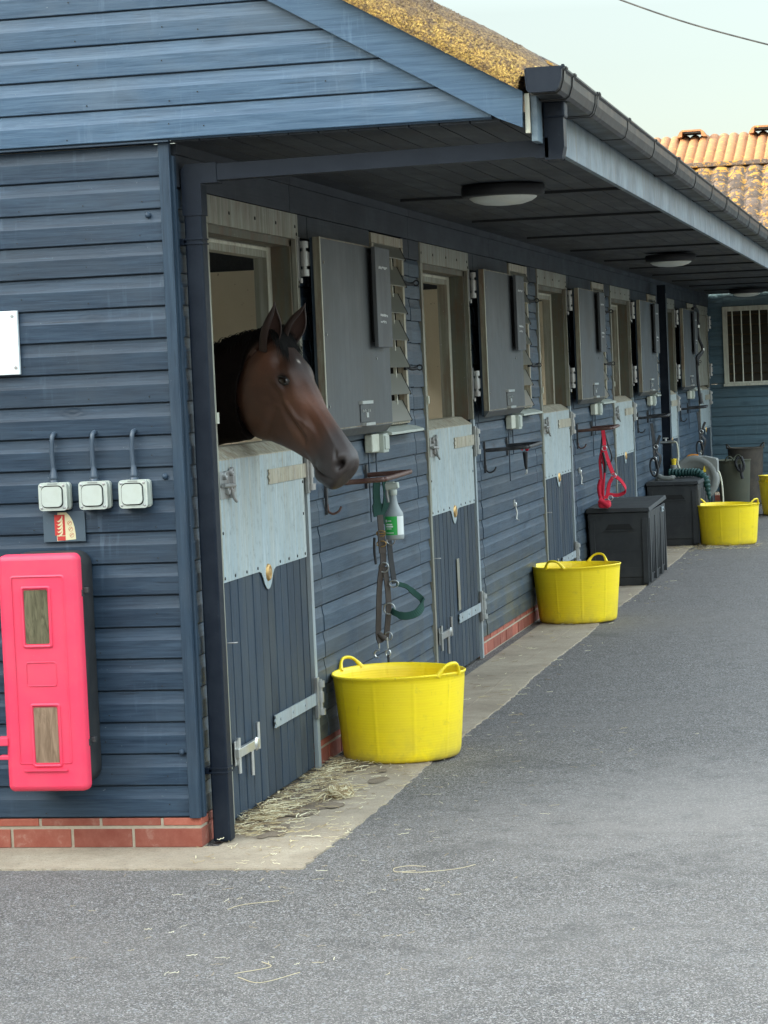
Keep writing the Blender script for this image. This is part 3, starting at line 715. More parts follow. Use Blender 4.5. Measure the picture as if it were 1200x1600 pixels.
    h.tube([(.022, y+.06, z), (.028, y+.08, z-.05), (.03, y+.11, z-.065)], .006, 8); h.box(.006, .024, y+.10, y+.13, z-.03, z+.03)
    h.build('bolt', 'steel', d, .001)
    h = MB(); h.tube([(.002, Y0+.02, .67), (.03, Y0+.02, .67), (.03, Y0+.05, .668)], .003, 8); h.build('door_hook', 'steel', d)
    return d
def door_frame(k):
    o_ = k*P_; Y0, Y1 = .362+o_, 1.743+o_
    f = MB(); f.box(-.012, .008, Y0, Y1, 2.195, 2.297); f.box(-.012, .006, Y0, Y0+.04, .0, 2.194); f.box(-.012, .006, Y1-.042, Y1, 1.36, 2.194)
    f.mi = 1; screws(f, [(.0085, Y0+a, 2.245) for a in (.02, .33, .70, 1.02, 1.33)]+[(.0085, Y1-.03, 2.215)], (1, 0, 0), .007, .002)
    screws(f, [(.0065, Y1-.02, z) for z in (1.5, 1.75, 2.0)], (1, 0, 0), .005, .003)
    fr = f.build('door_frame', 'galv_frame+dark_void', B)
    e = MB(); e.box(-.010, .0085, Y1-.043, Y1-.001, .002, 1.358); e.build('frame_strip', 'galv_strip', fr, .001)
    e = MB(); e.box(-.012, .0075, Y0+.041, Y0+.043, .9, 2.194); e.box(.0065, .0095, Y1-.046, Y1-.043, 1.36, 2.194); e.build('frame_edge', 'galv_edge', fr)
    j = MB(); j.box(-.094, -.0125, Y1-.075, Y1-.044, 1.36, 2.19); j.box(-.094, -.0125, Y0+.005, Y0+.041, .0, 2.19); j.box(-.094, -.0125, Y0+.04, Y1-.044, 2.165, 2.20)
    j.build('jamb', 'galv_jamb', fr)
    j = MB(); j.box(-.15, -.0955, Y1-.135, Y1-.05, .01, 2.17); j.box(-.15, -.0955, Y0+.01, Y0+.045, .01, 2.17); j.box(-.15, -.0955, Y0+.046, Y1-.136, 2.12, 2.17)
    j.build('inner_frame', 'galv_frame', fr)
    j = MB(); j.box(-.0955, -.092, Y1-.138, Y1-.076, 1.36, 2.165); j.box(-.0955, -.091, Y0+.045, Y1-.139, 2.148, 2.160); j.build('inner_edge', 'galv_edge', fr)
    for z in (2.115, 1.56):
        h = MB(); y = Y1+.004; h.box(.006, .012, y-.035, y+.005, z-.09, z+.09); h.tube([(.026, y+.012, z-.055), (.026, y+.012, z+.055)], .010, 12)
        for q in (-.058, .058): h.tube([(.026, y+.012, z+q-.014), (.026, y+.012, z+q+.014)], .020, 16)
        h.tube([(.026, y+.012, z-.03), (.026, y+.012, z+.03)], .017, 14); h.box(.02, .044, y+.012, y+.075, z-.028, z+.028)
        h.tube([(.014, y-.01, z-.10), (.014, y-.01, z-.08)], .008, 8); h.build('upper_hinge', 'steel', fr, .001)
    e = MB(); e.box(.008, .016, Y0+.02, Y0+.045, 1.47, 1.51); e.build('catch', 'cream_plastic', fr)
def upper_door(k):
    o_ = k*P_; Y0, Y1 = 1.785+o_, 3.09+o_; zt, zb = 2.205, 1.405
    g = MB(); g.box(.044, .056, Y0+.004, Y1-.004, 1.372, zt-.002); d = g.build('upper_door', 'boards_z', B)
    g = MB(); g.box(.057, .085, Y0+.0015, Y1, 1.402, zt); g.build('door_leaf', 'galv_rust', d)
    g = MB(); g.prism([(.057, 1.366), (.0855, 1.398), (.0855, 1.4015), (.057, 1.4015)], 1, Y0+.002, Y1-.001); g.build('bevel_sheet', 'door_sheet', d)
    g = MB(); g.box(.0855, .0875, Y0+.012, Y1-.004, zb+.002, zt-.006); g.mi = 1; screws(g, [(.0876, Y0+.05, z) for z in (1.5, 1.8, 2.1)]+[(.0876, Y1-.3, 1.7)], (1, 0, 0), .006, .004); g.build('door_sheet', 'door_sheet+steel', d)
    g = MB(); g.box(.0853, .0885, Y0-.001, Y0+.011, zb, zt); g.build('edge_strip', 'galv_edge', d)
    # slim hasp plate near the foot
    h = MB(); h.box(.0877, .093, Y0+.62, Y0+.82, 1.42, 1.50); hp = h.build('hasp_plate', 'door_sheet', d, .002)
    h = MB(); h.box(.0877, .104, Y0+.61, Y0+.83, 1.500, 1.514); h.box(.0877, .108, Y0+.65, Y0+.84, 1.405, 1.417); h.box(.0932, .099, Y0+.71, Y0+.75, 1.44, 1.462)
    for a in (.66, .70, .76, .79): h.tube([(.092, Y0+a, 1.47), (.097, Y0+a, 1.47)], .006, 8)
    h.build('hasp', 'steel_bright', d)
    return d
def window(k):
    o_ = k*P_; a, b, z0, z1 = 3.146+o_, 3.862+o_, 1.386, 2.292
    f = MB(); f.box(-.03, .012, a, b, z1-.045, z1); f.box(-.03, .012, a, a+.04, z0, z1-.046); f.box(-.03, .012, b-.04, b, z0, z1-.046); f.box(-.03, .012, a+.041, b-.041, z0, z0+.03)
    w_ = f.build('window', 'galv_top', B, .002)
    s = MB(); s.prism([(-.03, z0-.004), (.03, z0-.014), (.075, z0-.030), (.075, z0-.042), (.03, z0-.040), (-.03, z0-.036)], 1, a-.03, b+.03); s.build('sill', 'white_plastic', w_, .002)
    n = 7
    for i in range(n):
        z = z0+.06+i*(z1-z0-.12)/(n-1)*1.0
        l = MB(); l.prism([(-.018, z+.050), (-.015, z+.054), (.030, z-.044), (.027, z-.048)], 1, a+.042, b-.042); l.build('louvre', 'louvre_glass', w_)
        l = MB(); l.prism([(.028, z-.052), (.0335, z-.047), (-.013, z+.056), (-.0185, z+.051)], 1, b-.046, b-.036); l.build('louvre_clip', 'lamp_black', w_)
    m = MB(); m.box(-.02, -.006, b-.20, b-.185, z0+.03, z1-.046); m.build('mullion', 'galv_edge', w_)
    return w_
for k in range(NB):
    door_frame(k); lower_door(k)
    if k < NB-1: upper_door(k); window(k)
# last door keeps its upper half shut
g = MB(); g.box(-.05, -.004, .405+5*P_, 1.665+5*P_, 1.385, 2.19); d = g.build('upper_door', 'galv_frame', B); d['label'] = 'closed upper half door beside the end wall'
# low brace plate on the second door
g = MB(); g.box(.0035, .008, 4.985, 5.045, .34, .62); g.build('brace_plate', 'galv_frame', B, .001)

# ------------------------------------------------------------------ things on the long wall, one set per window bay
WB = 'fixtures repeated along the stable wall'
# planks (name boards) hung at the top corner of each open upper door
first = None
for k in range(NB-1):
    o_ = k*P_
    where = ['hung on the open upper door right of the horse', 'hung on the second open upper door', 'hung on the third open upper door', 'hung on the fourth open upper door before the black post', 'hung on the farthest open upper door past the black post'][k]
    if k == 0:
        pt = thing('name_board', 'grey chalk-marked board '+where, 'board', (.118, 2.83, 1.975), 0, 'grey boards on the upper doors')
        g = MB(); g.box(-.009, .009, -.155, .155, -.225, .225); g.build('board', 'plank_grey', pt, .002)
        g = MB(); g.box(-.0295, -.0095, -.10, .10, -.2, .2); g.build('spacer', 'lamp_black', pt)
        g = MB(); rs = random.Random(4)
        for zz, n in ((.13, 9), (-.085, 8), (-.115, 6)):
            y = -.09
            for i in range(n):
                wq = rs.uniform(.010, .022); g.box(.0092, .0098, y, y+wq, zz+rs.uniform(-.004, .004), zz+rs.uniform(.006, .011)); y += wq+rs.uniform(.002, .006)
        g.build('chalk_marks', 'chalk', pt); first = pt
    else: dup(first, (.118, 2.83+o_, 1.975-.003*k), 'faintly marked grey board '+where)
first = None
for k in range(NB-1):
    o_ = k*P_
    for i, z in enumerate((2.078, 1.66)):
        nm = ['first', 'second', 'third', 'fourth', 'fifth'][k]
        lab = '%s black ring-ended stay hook right of the %s louvred window' % (('upper', 'lower')[i], nm)
        if first is None:
            first = thing('stay_hook', lab, 'hook', (0, 3.77, z), 0, 'black stay hooks beside the windows')
            g = MB(); g.tube(smooth_path([(.006, .06, .012), (.016, .08, .0), (.030, .11, -.008), (.046, .14, -.006)], 5), .0095, 10, flat=.8); g.build('arm', 'lamp_black', first)
            g = MB(); c = Vector((.060, .15, -.003)); g.tube([c+Vector((.0125*math.cos(a), .004*math.cos(a), .0125*math.sin(a))) for a in [6.2832*i/20 for i in range(21)]], .0036, 8); g.build('ring', 'lamp_black', first)
            g = MB(); g.box(.0, .014, .045, .075, -.014, .034); g.build('bracket', 'lamp_black', first)
        else: dup(first, (0, 3.77+o_, z), lab)
first = None
for k in range(NB-1):
    o_ = k*P_; nm = ['first', 'second', 'third', 'fourth', 'fifth'][k]
    if k == 0:
        first = thing('junction_box', 'cream electrical box under the first open upper door, behind the horse muzzle', 'electrical box', (0, 2.98, 1.315), 0, 'cream junction boxes under the windows')
        g = MB(); g.box(.002, .040, -.13, .02, -.042, .042); g.build('box_body', 'cream_plastic', first, .006)
        g = MB(); g.box(.0, .060, .022, .13, -.048, .040); g.box(.060, .066, .035, .12, -.034, .032); g.build('switch_body', 'white_plastic', first, .006)
        g = MB(); g.tube([(.012, -.10, -.04), (.012, -.10, -.36)], .004, 8); g.tube([(.012, .06, -.045), (.012, .062, -.20)], .004, 8); g.build('conduit', 'cable', first)
    else: dup(first, (0, 2.98+o_, 1.315-.002*k), 'cream electrical box below the %s open upper door' % nm)
def rack(k, m):
    o_ = k*P_; nm = ['nearest brown rug rail, touching the horse chin', 'black rug rail under the second upper door', 'brown rug rail with the red headcollar hanging below', 'black rug rail in front of the black post', 'farthest rug rail, hung with black tack'][k]
    t = thing('rug_rail', nm, 'rail', (0, 2.05+o_, 1.17), 0, 'folding rug rails under the upper doors')
    g = MB(); A = [(.012, 0, .0), (.225, .0, .010), (.250, .02, .012), (.258, .08, .012), (.222, .70, .012), (.212, .75, .012), (.185, .78, .010), (.012, .80, .002)]
    g.tube(smooth_path(A, 5), .011, 12); g.build('rail', m, t)
    g = MB(); g.box(.0, .010, -.012, .012, -.13, .05); g.build('wall_bracket', 'rail_black', t)
    g = MB(); g.box(.0, .010, .785, .815, -.06, .05); g.build('wall_bracket', 'rail_black', t)
    g = MB(); hk = [(.008, .0, -.085), (.012, .0, -.115), (.03, .0, -.128), (.055, .005, -.118), (.066, .01, -.098)]; g.tube(smooth_path(hk, 4), .005, 8)
    g.build('coat_hook', m, t)
    return t
for k, m in enumerate(('rail_brown', 'rail_black', 'rail_brown', 'rail_black', 'rail_black')): rack(k, m)
# ceiling lamps
L0 = None
for x, y, lab in ((.70, 2.78, 'nearest round black bulkhead lamp under the boarded canopy'), (.70, 10.3, 'middle round bulkhead lamp under the boarded canopy'), (.605, 19.6, 'farthest round bulkhead lamp, above the barred window corner')):
    if L0 is None:
        L0 = thing('ceiling_lamp', lab, 'lamp', (x, y, soffz(x)), 0, 'round lamps under the canopy')
        g = MB(); g.lathe([(.160, 0), (.181, -.003), (.187, -.010), (.185, -.046), (.178, -.052), (.152, -.056), (.148, -.050)], 56); g.build('lamp_housing', 'lamp_black', L0)
        g = MB(); g.lathe([(.153, -.050), (.150, -.060), (.130, -.074), (.09, -.086), (.04, -.091), (.0001, -.092)], 48); g.build('diffuser', 'lamp_glass', L0)
    else: dup(L0, (x, y, soffz(x)-.013), lab)

# ------------------------------------------------------------------ things on the gable
S0 = None
for x, lab in ((-.470, 'left of the three pale outdoor switches, under its own grey cable'), (-.3225, 'middle pale outdoor switch with a small dark chip in its rocker'), (-.177, 'right of the three pale outdoor switches, nearest the corner')):
    if S0 is None:
        S0 = thing('wall_switch', lab, 'switch', (x, 0, 1.245), 0, 'row of three outdoor switches')
        o2 = rbox(.100, .094, .012); g = MB(); g.prism([(a, b) for a, b in o2], 1, -.030, 0); g.prism([(a*1.03+.004, b*1.03) for a, b in o2], 1, -.022, -.004); g.build('switch_box', 'white_plastic', S0, .003)
        g = MB(); g.prism([(a, b) for a, b in rbox(.104, .098, .014)], 1, -.048, -.031); g.build('front_plate', 'white_plastic', S0, .003)
        g = MB(); g.prism([(a-.002, b) for a, b in rbox(.080, .078, .018)], 1, -.0488, -.0481); g.build('rocker_recess', 'dark_void', S0)
        g = MB(); g.prism([(a-.002, b) for a, b in rbox(.073, .070, .016)], 1, -.056, -.0489); g.build('rocker', 'white_plastic', S0, .004)
        g = MB()
        for a in (-.042, .040):
            for b in (-.039, .038): g.lathe([(.0001, .001), (.0045, .0012), (.005, 0)], 12, (a, -.0482, b), 1)
        g.build('screws', 'steel', S0)
        g = MB(); g.prism([(a, b+.0445) for a, b in rbox(.036, .005, .002, 2)], 1, -.0492, -.0482); g.build('marking', 'grey_plastic', S0)
        g = MB(); g.tube(smooth_path([(.002, .012, .218), (.001, -.012, .216), (-.001, -.024, .20), (-.003, -.026, .15), (-.001, -.026, .095)], 6), [.0085]*25, 12); g.build('cable', 'cable', S0)
        g = MB(); g.lathe([(.0088, .10), (.010, .092), (.0125, .080), (.015, .068), (.0155, .066), (.0155, .060), (.012, .058), (.016, .056), (.016, .047)], 16, (0, -.026, 0)); g.build('cable_gland', 'cable', S0)
    else: dup(S0, (x, 0, 1.245), lab)
t = thing('fire_sign', 'small dark fire sign plate with red flame panel below the left switch', 'sign', (-.448, -.004, 1.137))
g = MB(); g.box(-.077, .077, -.0035, .002, -.053, .053); g.build('sign_plate', 'sign_dark', t, .001)
# pale quarter that is still glossy, red flame field, symbols
pc = [(-.022, .050), (.010, .050), (.022, .038), (.032, .020), (.038, 0), (.041, -.025), (.042, -.045), (-.028, -.050), (-.028, -.02)]
g = MB(); g.prism(pc, 1, -.0042, -.0036); g.build('sign_field', 'sign_cream', t)
g = MB(); g.box(-.034, .004, -.0052, -.0043, -.030, .042); g.box(-.026, .004, -.0052, -.0043, -.048, -.033); g.build('flame_panel', 'sign_red', t)
g = MB()
for i in range(5):
    z = .034-i*.0125; xs = [-.026+.002*i, -.018, -.010, -.004, .0]
    top_ = [(-.027, z-.012), (-.022, z-.014), (-.015, z-.010), (-.009, z-.003), (-.006, z+.004), (-.0055, z+.006), (-.004, z+.001), (-.005, z-.008), (-.012, z-.016), (-.020, z-.018)]
    g.prism(top_, 1, -.0058, -.0053)
g.build('flame_mark', 'sign_cream', t)
g = MB()
for i in range(3):
    z = .012-i*.021; c = [(.021+.004*i*.8, z)]
    for cx, cz in c:
        g.tube([(cx+.0075*math.cos(a), -.0046, cz+.0075*math.sin(a)) for a in [6.2832*j/16 for j in range(17)]], .0006, 6)
        g.tube([(cx-.005, -.0046, cz-.003), (cx, -.0046, cz+.002), (cx+.004, -.0046, cz+.004)], .0009, 6)
g.build('ring_symbols', 'sign_red', t)
t = tag(MB().box(-.95, -.5795, -.016, -.001, 1.676, 1.899).build('notice_board', 'white_board', None, .002), 'blank white board cut off by the left edge of the picture', 'board')
t2 = MB(); screws(t2, [(-.598, -.0162, 1.88), (-.593, -.0162, 1.700)], (0, -1, 0), .006, .002); t2.build('screws', 'steel', t)

# fire extinguisher cabinet
t = thing('extinguisher_cabinet', 'pink-red fire extinguisher cabinet with black back box and two window slots', 'cabinet', (-.62, 0, 0))
def zpoly(w_, h_, rad): return [(a, b) for a, b in rbox(w_, h_, rad, 6)]
cz = (1.057+.215)/2
def shell(mb, cx, cz, w_, h_, rad, ys, n=8, smooth=True):     # ys: list of (y, inset)
    vs = []; m_ = None
    for y, ins in ys:
        o3 = rbox(w_-2*ins, h_-2*ins, max(.004, rad-ins), n); m_ = len(o3); vs += [(cx+a, y, cz+b) for a, b in o3]
    fs = [(i*m_+k, i*m_+(k+1) % m_, (i+1)*m_+(k+1) % m_, (i+1)*m_+k) for i in range(len(ys)-1) for k in range(m_)]
    mb.add(vs, fs, smooth); mb.add(vs[:m_], [tuple(range(m_))]); mb.add(vs[-m_:], [tuple(range(m_))])
g = MB(); shell(g, .1315, .648, .273, .812, .05, [(-.004, .006), (-.012, 0), (-.15, .002), (-.160, .010)]); g.build('back_box', 'box_plastic', t)
# door as a plate with two slots, built from strips so that the slots are open
DX, DZ, DW, DH = .1365, .6445, .292, .822
sl_ = [(-.010, .1955, .088, .188), (.005, -.214, .088, .196)]   # centre x,z relative, w,h
g = MB(); shell(g, DX, DZ, DW, DH, .024, [(-.166, .0), (-.196, .002), (-.204, .010), (-.206, .020)]); dr = g.build('cabinet_door', 'red_plastic', t)
bmm = bpy.data.objects.new('slot_cutter', None)
def cutbox(name, x0, x1, y0, y1, z0, z1): return MB().box(x0, x1, y0, y1, z0, z1)
# raised panel on the door with framed slots
g = MB()
def frame(mb, cx, cz, w_, h_, rad, bw, y0, y1, y2):
    A = rbox(w_, h_, rad, 5); Bq = rbox(w_-2*bw, h_-2*bw, max(.004, rad-bw*.6), 5); m_ = len(A)
    vs = [(cx+a, y0, cz+b) for a, b in A]+[(cx+a*.97, y1, cz+b*.985) for a, b in A]+[(cx+a, y1, cz+b) for a, b in Bq]+[(cx+a, y2, cz+b) for a, b in Bq]
    mb.add(vs, [(i*m_+k, i*m_+(k+1) % m_, (i+1)*m_+(k+1) % m_, (i+1)*m_+k) for i in range(3) for k in range(m_)], True)
frame(g, DX-.002, DZ+.012, .196, .655, .010, .006, -.2060, -.2095, -.2062)
for cx, cz_, w_, h_ in sl_: frame(g, DX+cx, DZ+cz_, w_+.022, h_+.026, .010, .010, -.2060, -.2110, -.2063)
frame(g, DX-.002, DZ-.002, .112, .085, .010, .003, -.2060, -.2085, -.2062)
g.box(DX-.082, DX+.076, -.214, -.2062, DZ-.338, DZ-.333); g.build('door_relief', 'red_plastic', t, 0)
for i, (cx, cz_, w_, h_) in enumerate(sl_):
    g = MB(); g.prism([(DX+cx+a, DZ+cz_+b) for a, b in rbox(w_-.002, h_-.002, .006, 3)], 1, -.2072, -.2064); g.build('window_slot', ('slot_olive', 'slot_tan')[i], t)
for z in (.922, .405):
    g = MB(); g.box(.255, .285, -.175, -.152, z-.018, z+.006); g.box(.262, .274, -.178, -.150, z-.03, z+.016); g.box(.273, .300, -.16, -.135, z-.008, z+.012); g.build('latch', 'black_plastic', t, .003)
g = MB(); g.box(-.04, .0, -.21, -.17, .395, .425); g.build('hinge', 'red_plastic', t, .003)
g = MB(); g.box(-.04, .0, -.20, -.17, .345, .36); g.build('hinge', 'red_plastic', t, .003)

# ------------------------------------------------------------------ yellow tubs
def tub_mesh(r0=.245, r1=.282, H=.366, m='tub_yellow', name='yellow_tub', label='', loc=(0, 0, 0), rz_=0, group='yellow rubber tubs', cat='tub', seed=1, ribs=True):
    t = thing(name, label, cat, loc, rz_, group); rs = random.Random(seed); ph = rs.uniform(0, 6)
    def fn(rad, h, a):
        k = 1+.012*math.sin(2*a+ph)*(h/H)+.005*math.sin(3*a+ph*2)*(h/H)
        if ribs and .02 < h < H-.015 and rad > r0:
            d = min(abs(((a/(2*math.pi)*10) % 1)), 1-abs(((a/(2*math.pi)*10) % 1)))/10*2*math.pi*rad
            k += .0024/rad*math.exp(-(d/.0035)**2)
        return rad*k, h+.004*math.sin(2*a+ph+1)*(h/H)**2
    pr = [(.0001, .004), (r0-.03, .002), (r0-.012, .0), (r0-.002, .005), (r0+.004, .016)]
    for i in range(1, 20): f = i/20; pr.append((r0+.005+(r1-r0-.008)*f, .018+(H-.035)*f))
    pr += [(r1-.002, H-.014), (r1+.003, H-.010), (r1+.005, H-.004), (r1+.001, H), (r1-.004, H-.003)]
    inner = [(r1-.009, H-.03), (r1-.014-(r1-r0)*.3, H*.6), (r0-.004, .05), (r0-.012, .022), (r0-.03, .014), (.0001, .014)]
    g = MB(); g.lathe(pr+inner, 240, fn=fn); g.build('tub_body', m, t)
    for sg in (0, math.pi):
        g = MB(); pts = []
        for i in range(13):
            u_ = -1+2*i/12; ang = sg+u_*.235; hh = H-.008+.050*(1-abs(u_)**2.6); rad = r1+.002+.020*(1-abs(u_)**2); pts.append((rad*math.cos(ang), rad*math.sin(ang), hh))
        g.tube(pts, [.013, .010]+[.0075]*9+[.010, .013], 10, flat=.9); g.build('handle', m, t)
    return t
T1 = tub_mesh(label='nearest yellow rubber tub standing on the concrete strip beside the first door', loc=(.285, 2.06, .001), rz_=R(-30), seed=3)
T2 = tub_mesh(label='yellow rubber tub in front of the nearer black storage box', loc=(.272, 7.72, .001), rz_=R(68), seed=5)
T3 = tub_mesh(label='yellow rubber tub standing on the asphalt beside the farther black storage box', loc=(.722, 14.45, -.005), rz_=R(-28), seed=8)
T4 = tub_mesh(label='far yellow rubber tub cut off by the right edge, holding another tub', loc=(1.005, 18.75, -.005), rz_=R(60), seed=9)
T5 = tub_mesh(label='topmost yellow rubber tub nested inside the far tub at the right edge', loc=(1.005, 18.75, .052), rz_=R(100), seed=12)
T6 = tub_mesh(.17, .205, .66, 'dark_rubber', 'dark_tub', 'tall brown-black rubber tub with looped handles against the end wall', (.44, 20.9, -.005), R(25), 'tall dark tubs at the end wall', 'tub', 4, False)
T7 = tub_mesh(.15, .185, .57, 'olive_rubber', 'dark_tub', 'tall olive rubber tub with black strap over its rim, before the brown one', (.40, 19.6, -.005), R(80), 'tall dark tubs at the end wall', 'tub', 6, False)
g = MB(); rs = random.Random(1)
g.tube(smooth_path([(.50, 19.40, .60), (.53, 19.38, .50), (.50, 19.37, .44), (.46, 19.38, .47), (.44, 19.39, .55), (.47, 19.4, .60)], 5), .016, 10); g.tube([(.49, 19.38, .52), (.50, 19.37, .40), (.51, 19.37, .36)], .018, 8)
tag(g.build('hoof_boot', 'leather_dark', None), 'black strap bundle hanging over the rim of the olive tub', 'strap')

# ------------------------------------------------------------------ black storage boxes
def storage(loc, label, open_end, L=1.18):
    t = thing('storage_box', label, 'storage box', loc, 0, 'black plastic storage boxes')
    W, H = .455, .545
    g = MB()
    def ring(z, i): return [(i, i, z), (W-i, i, z), (W-i, L-i, z), (i, L-i, z)]
    vs = ring(.0, .022)+ring(.06, .016)+ring(.064, .010)+ring(H-.04, .0)+ring(H, .0)+ring(H, .012)+ring(H-.1, .014)
    fs = [(i*4+k, i*4+(k+1) % 4, (i+1)*4+(k+1) % 4, (i+1)*4+k) for i in range(6) for k in range(4)]
    g.add(vs, fs+[(3, 2, 1, 0)]); b = g.build('box_body', 'box_plastic', t, .004)
    g = MB()
    for x0, x1 in ((.012, .05), (W-.055, W-.014)): g.box(x0, x1, -.006, .03, .02, H-.045)       # corner pilasters on the end face
    for z in (.13, .26, .39): g.box(.055, W-.06, -.0015+.012-.012*z/H, .02, z, z+.004)
    for y in (.02, L*.33, L*.66, L-.06): g.box(W-.02, W+.004, y, y+.04, .02, H-.045)
    for i in range(10):
        y = .09+i*.1; g.box(W-.012, W-.0005, y, y+.008, .08, H-.06)
    g.build('ribs', 'box_plastic', t, .002)
    g = MB(); g.prism([(.13, H-.125), (.335, H-.125), (.31, H-.085), (.155, H-.085)], 1, -.0035, .02); g.build('hand_recess', 'dark_void', t)
    g = MB(); g.prism([(.12, H-.135), (.345, H-.135), (.343, H-.128), (.122, H-.128)], 1, -.008, .02); g.build('hand_lip', 'box_plastic', t, .001)
    g = MB(); zt = H+.004; up = .028 if open_end else 0
    v = [(-.008, -.014, zt), (W+.010, -.014, zt), (W+.012, L+.01, zt+up), (-.008, L+.01, zt+up*.4), (-.004, -.010, zt+.032), (W+.002, -.010, zt+.028), (W+.006, L+.006, zt+.030+up), (-.004, L+.006, zt+.034+up*.4)]
    g.add(v, [(0, 3, 2, 1), (4, 5, 6, 7), (0, 1, 5, 4), (1, 2, 6, 5), (2, 3, 7, 6), (3, 0, 4, 7)])
    g.box(.01, .05, .0, L-.02, zt+.033, zt+.036); g.build('lid', 'box_plastic', t, .005)
    if open_end:
        g = MB(); g.box(W+.0045, W+.013, L-.34, L-.20, H-.05, H-.012); g.tube([(W+.013, L-.27, H-.03), (W+.020, L-.27, H-.03)], .011, 12); g.build('catch_plate', 'galv_strip', t)
    return t
storage((.018, 10.24, .001), 'nearer black plastic storage box with its lid sprung open at the far end', True)
storage((.018, 14.32, .001), 'farther black plastic storage box with tack lying on its closed lid', False)

# ------------------------------------------------------------------ headcollars and small things
def ring_o(c, rad, th, ax='y', sx=1, sz=1, n=18):
    pts = []
    for i in range(n+1):
        a = 2*math.pi*i/n; p = Vector((sx*rad*math.cos(a), 0, sz*rad*math.sin(a))) if ax == 'y' else Vector((0, sx*rad*math.cos(a), sz*rad*math.sin(a)))
        pts.append(Vector(c)+p)
    return pts, th
t = thing('headcollar', 'brown leather headcollar with green padding hanging from the nearest rug rail', 'headcollar', (.11, 2.62, 1.15))
Y = (0, 0, 0)
def rel(pts, y=0, yy=2.6): return [(x-.11, y, z-1.15) for x, z in pts]
W1 = (.75, .65, 0)
g = MB(); g.band(smooth_path(rel([(.103, 1.165), (.098, 1.10), (.100, 1.045), (.106, .995)], .0), 5), W1, [.034]*10+[.05]*2+[.052]*4, .008); g.build('poll_pad', 'webbing_green', t)
g = MB(); g.band(smooth_path(rel([(.135, 1.17), (.142, 1.09), (.130, 1.02), (.112, .96)], .02), 5), W1, .034, .007); g.build('poll_pad', 'webbing_green', t)
g = MB(); g.band(smooth_path(rel([(.110, 1.00), (.112, .94), (.116, .876), (.116, .81), (.115, .772)]), 4), W1, .028, .006); g.band(rel([(.113, .93), (.117, .83)], -.006), W1, .036, .006)
g.build('cheek_strap', 'leather', t)
g = MB()
for z in (.918, .872):
    p, th = ring_o((.004, -.012, z-1.15), .021, .0028, sz=.6); g.tube(p, th, 8)
g.tube([(-.017, -.012, .918-1.15), (.025, -.012, .918-1.15)], .003, 6); g.build('buckle', 'brass', t)
for c_, r_, th_, sz_ in (((.045, -.004, .885-1.15), .019, .003, 1), ((.008, -.004, .765-1.15), .022, .0035, 1), ((.05, .0, .69-1.15), .021, .0035, .7), ((.024, .0, .578-1.15), .025, .004, 1), ((.014, .0, .455-1.15), .018, .003, 1)):
    g = MB(); p, th = ring_o(c_, r_, th_, sz=sz_); g.tube(p, th, 8); g.build('ring', 'steel', t)
g = MB(); g.band(smooth_path(rel([(.112, .775), (.100, .72), (.092, .65), (.086, .56), (.080, .462), (.088, .425)], -.004), 4), W1, .026, .006)
g.band(smooth_path(rel([(.120, .766), (.128, .688), (.131, .604), (.128, .559), (.120, .494), (.110, .435)], .006), 4), W1, .026, .006)
g.tube(rel([(.080, .47), (.11, .44)]), .014, 8); g.build('jaw_strap', 'leather', t)
g = MB(); g.band(smooth_path(rel([(.144, .885), (.149, .797), (.156, .732), (.160, .69)], .012), 4), W1, .024, .006); g.build('throat_strap', 'leather_dark', t)
g = MB(); g.band(smooth_path([(x-.11, y_, z-1.15) for x, y_, z in ((.172, .0, .69), (.212, .02, .675), (.244, .03, .645), (.280, .03, .612), (.284, .0, .585), (.262, -.035, .558), (.213, -.05, .548), (.168, -.04, .562), (.150, -.02, .572))], 5), (0, .35, 1), [.020]*8+[.026]*8+[.034]*17+[.026]*8, .007)
g.build('nose_pad', 'webbing_green', t)
g = MB(); g.tube(rel([(.081, .46), (.080, .40)], 0), .004, 6); p, th = ring_o((.074-.11, 0, .376-1.15), .017, .0045, n=18); g.tube(p[3:15], th, 8)
g.tube(rel([(.119, .45), (.120, .40)]), .0035, 6); p, th = ring_o((.120-.11, 0, .378-1.15), .011, .003, sz=1.4); g.tube(p, th, 8); g.build('clip', 'steel_bright', t)
g = MB(); g.tube(smooth_path(rel([(.120, .37), (.121, .33), (.118, .26), (.112, .20)]), 4), .006, 8); g.tube(smooth_path(rel([(.082, .90), (.079, .84), (.084, .78)], -.008), 4), .006, 8); g.build('lead_rope', 'leather_dark', t)

t = thing('spray_bottle', 'grey trigger spray bottle with green label hooked on the nearest rug rail', 'bottle', (.207, 2.47, .898))
g = MB(); g.lathe([(.0001, .0), (.036, 0), (.040, .006), (.041, .02), (.041, .105), (.039, .118), (.028, .135), (.018, .160), (.0135, .190), (.0135, .198)], 40); g.build('bottle_body', 'bottle_plastic', t)
g = MB(); g.lathe([(.0418, .022), (.0418, .104)], 30, a0=R(180), a1=R(298)); g.build('label', 'label_green', t)
g = MB(); g.lathe([(.0419, .022), (.0419, .104)], 14, a0=R(299), a1=R(350)); g.build('back_label', 'label_white', t)
g = MB()
for a, b, c, d in ((215, 232, .078, .090), (238, 262, .082, .086), (225, 268, .066, .072), (222, 272, .056, .063), (226, 262, .048, .051), (220, 275, .030, .033)):
    g.lathe([(.0424, c), (.0424, d)], 10, a0=R(a), a1=R(b))
g.build('label_print', 'label_white', t)
g = MB(); g.lathe([(.015, .196), (.017, .200), (.017, .218), (.014, .222)], 20); g.obox((-.004, 0, .236), (.030, 0, .004), (0, .016, 0), (-.002, 0, .014)); g.obox((-.012, -.0, .250), (.020, 0, .001), (0, .013, 0), (0, 0, .006))
g.build('spray_head', 'white_plastic', t, .005)
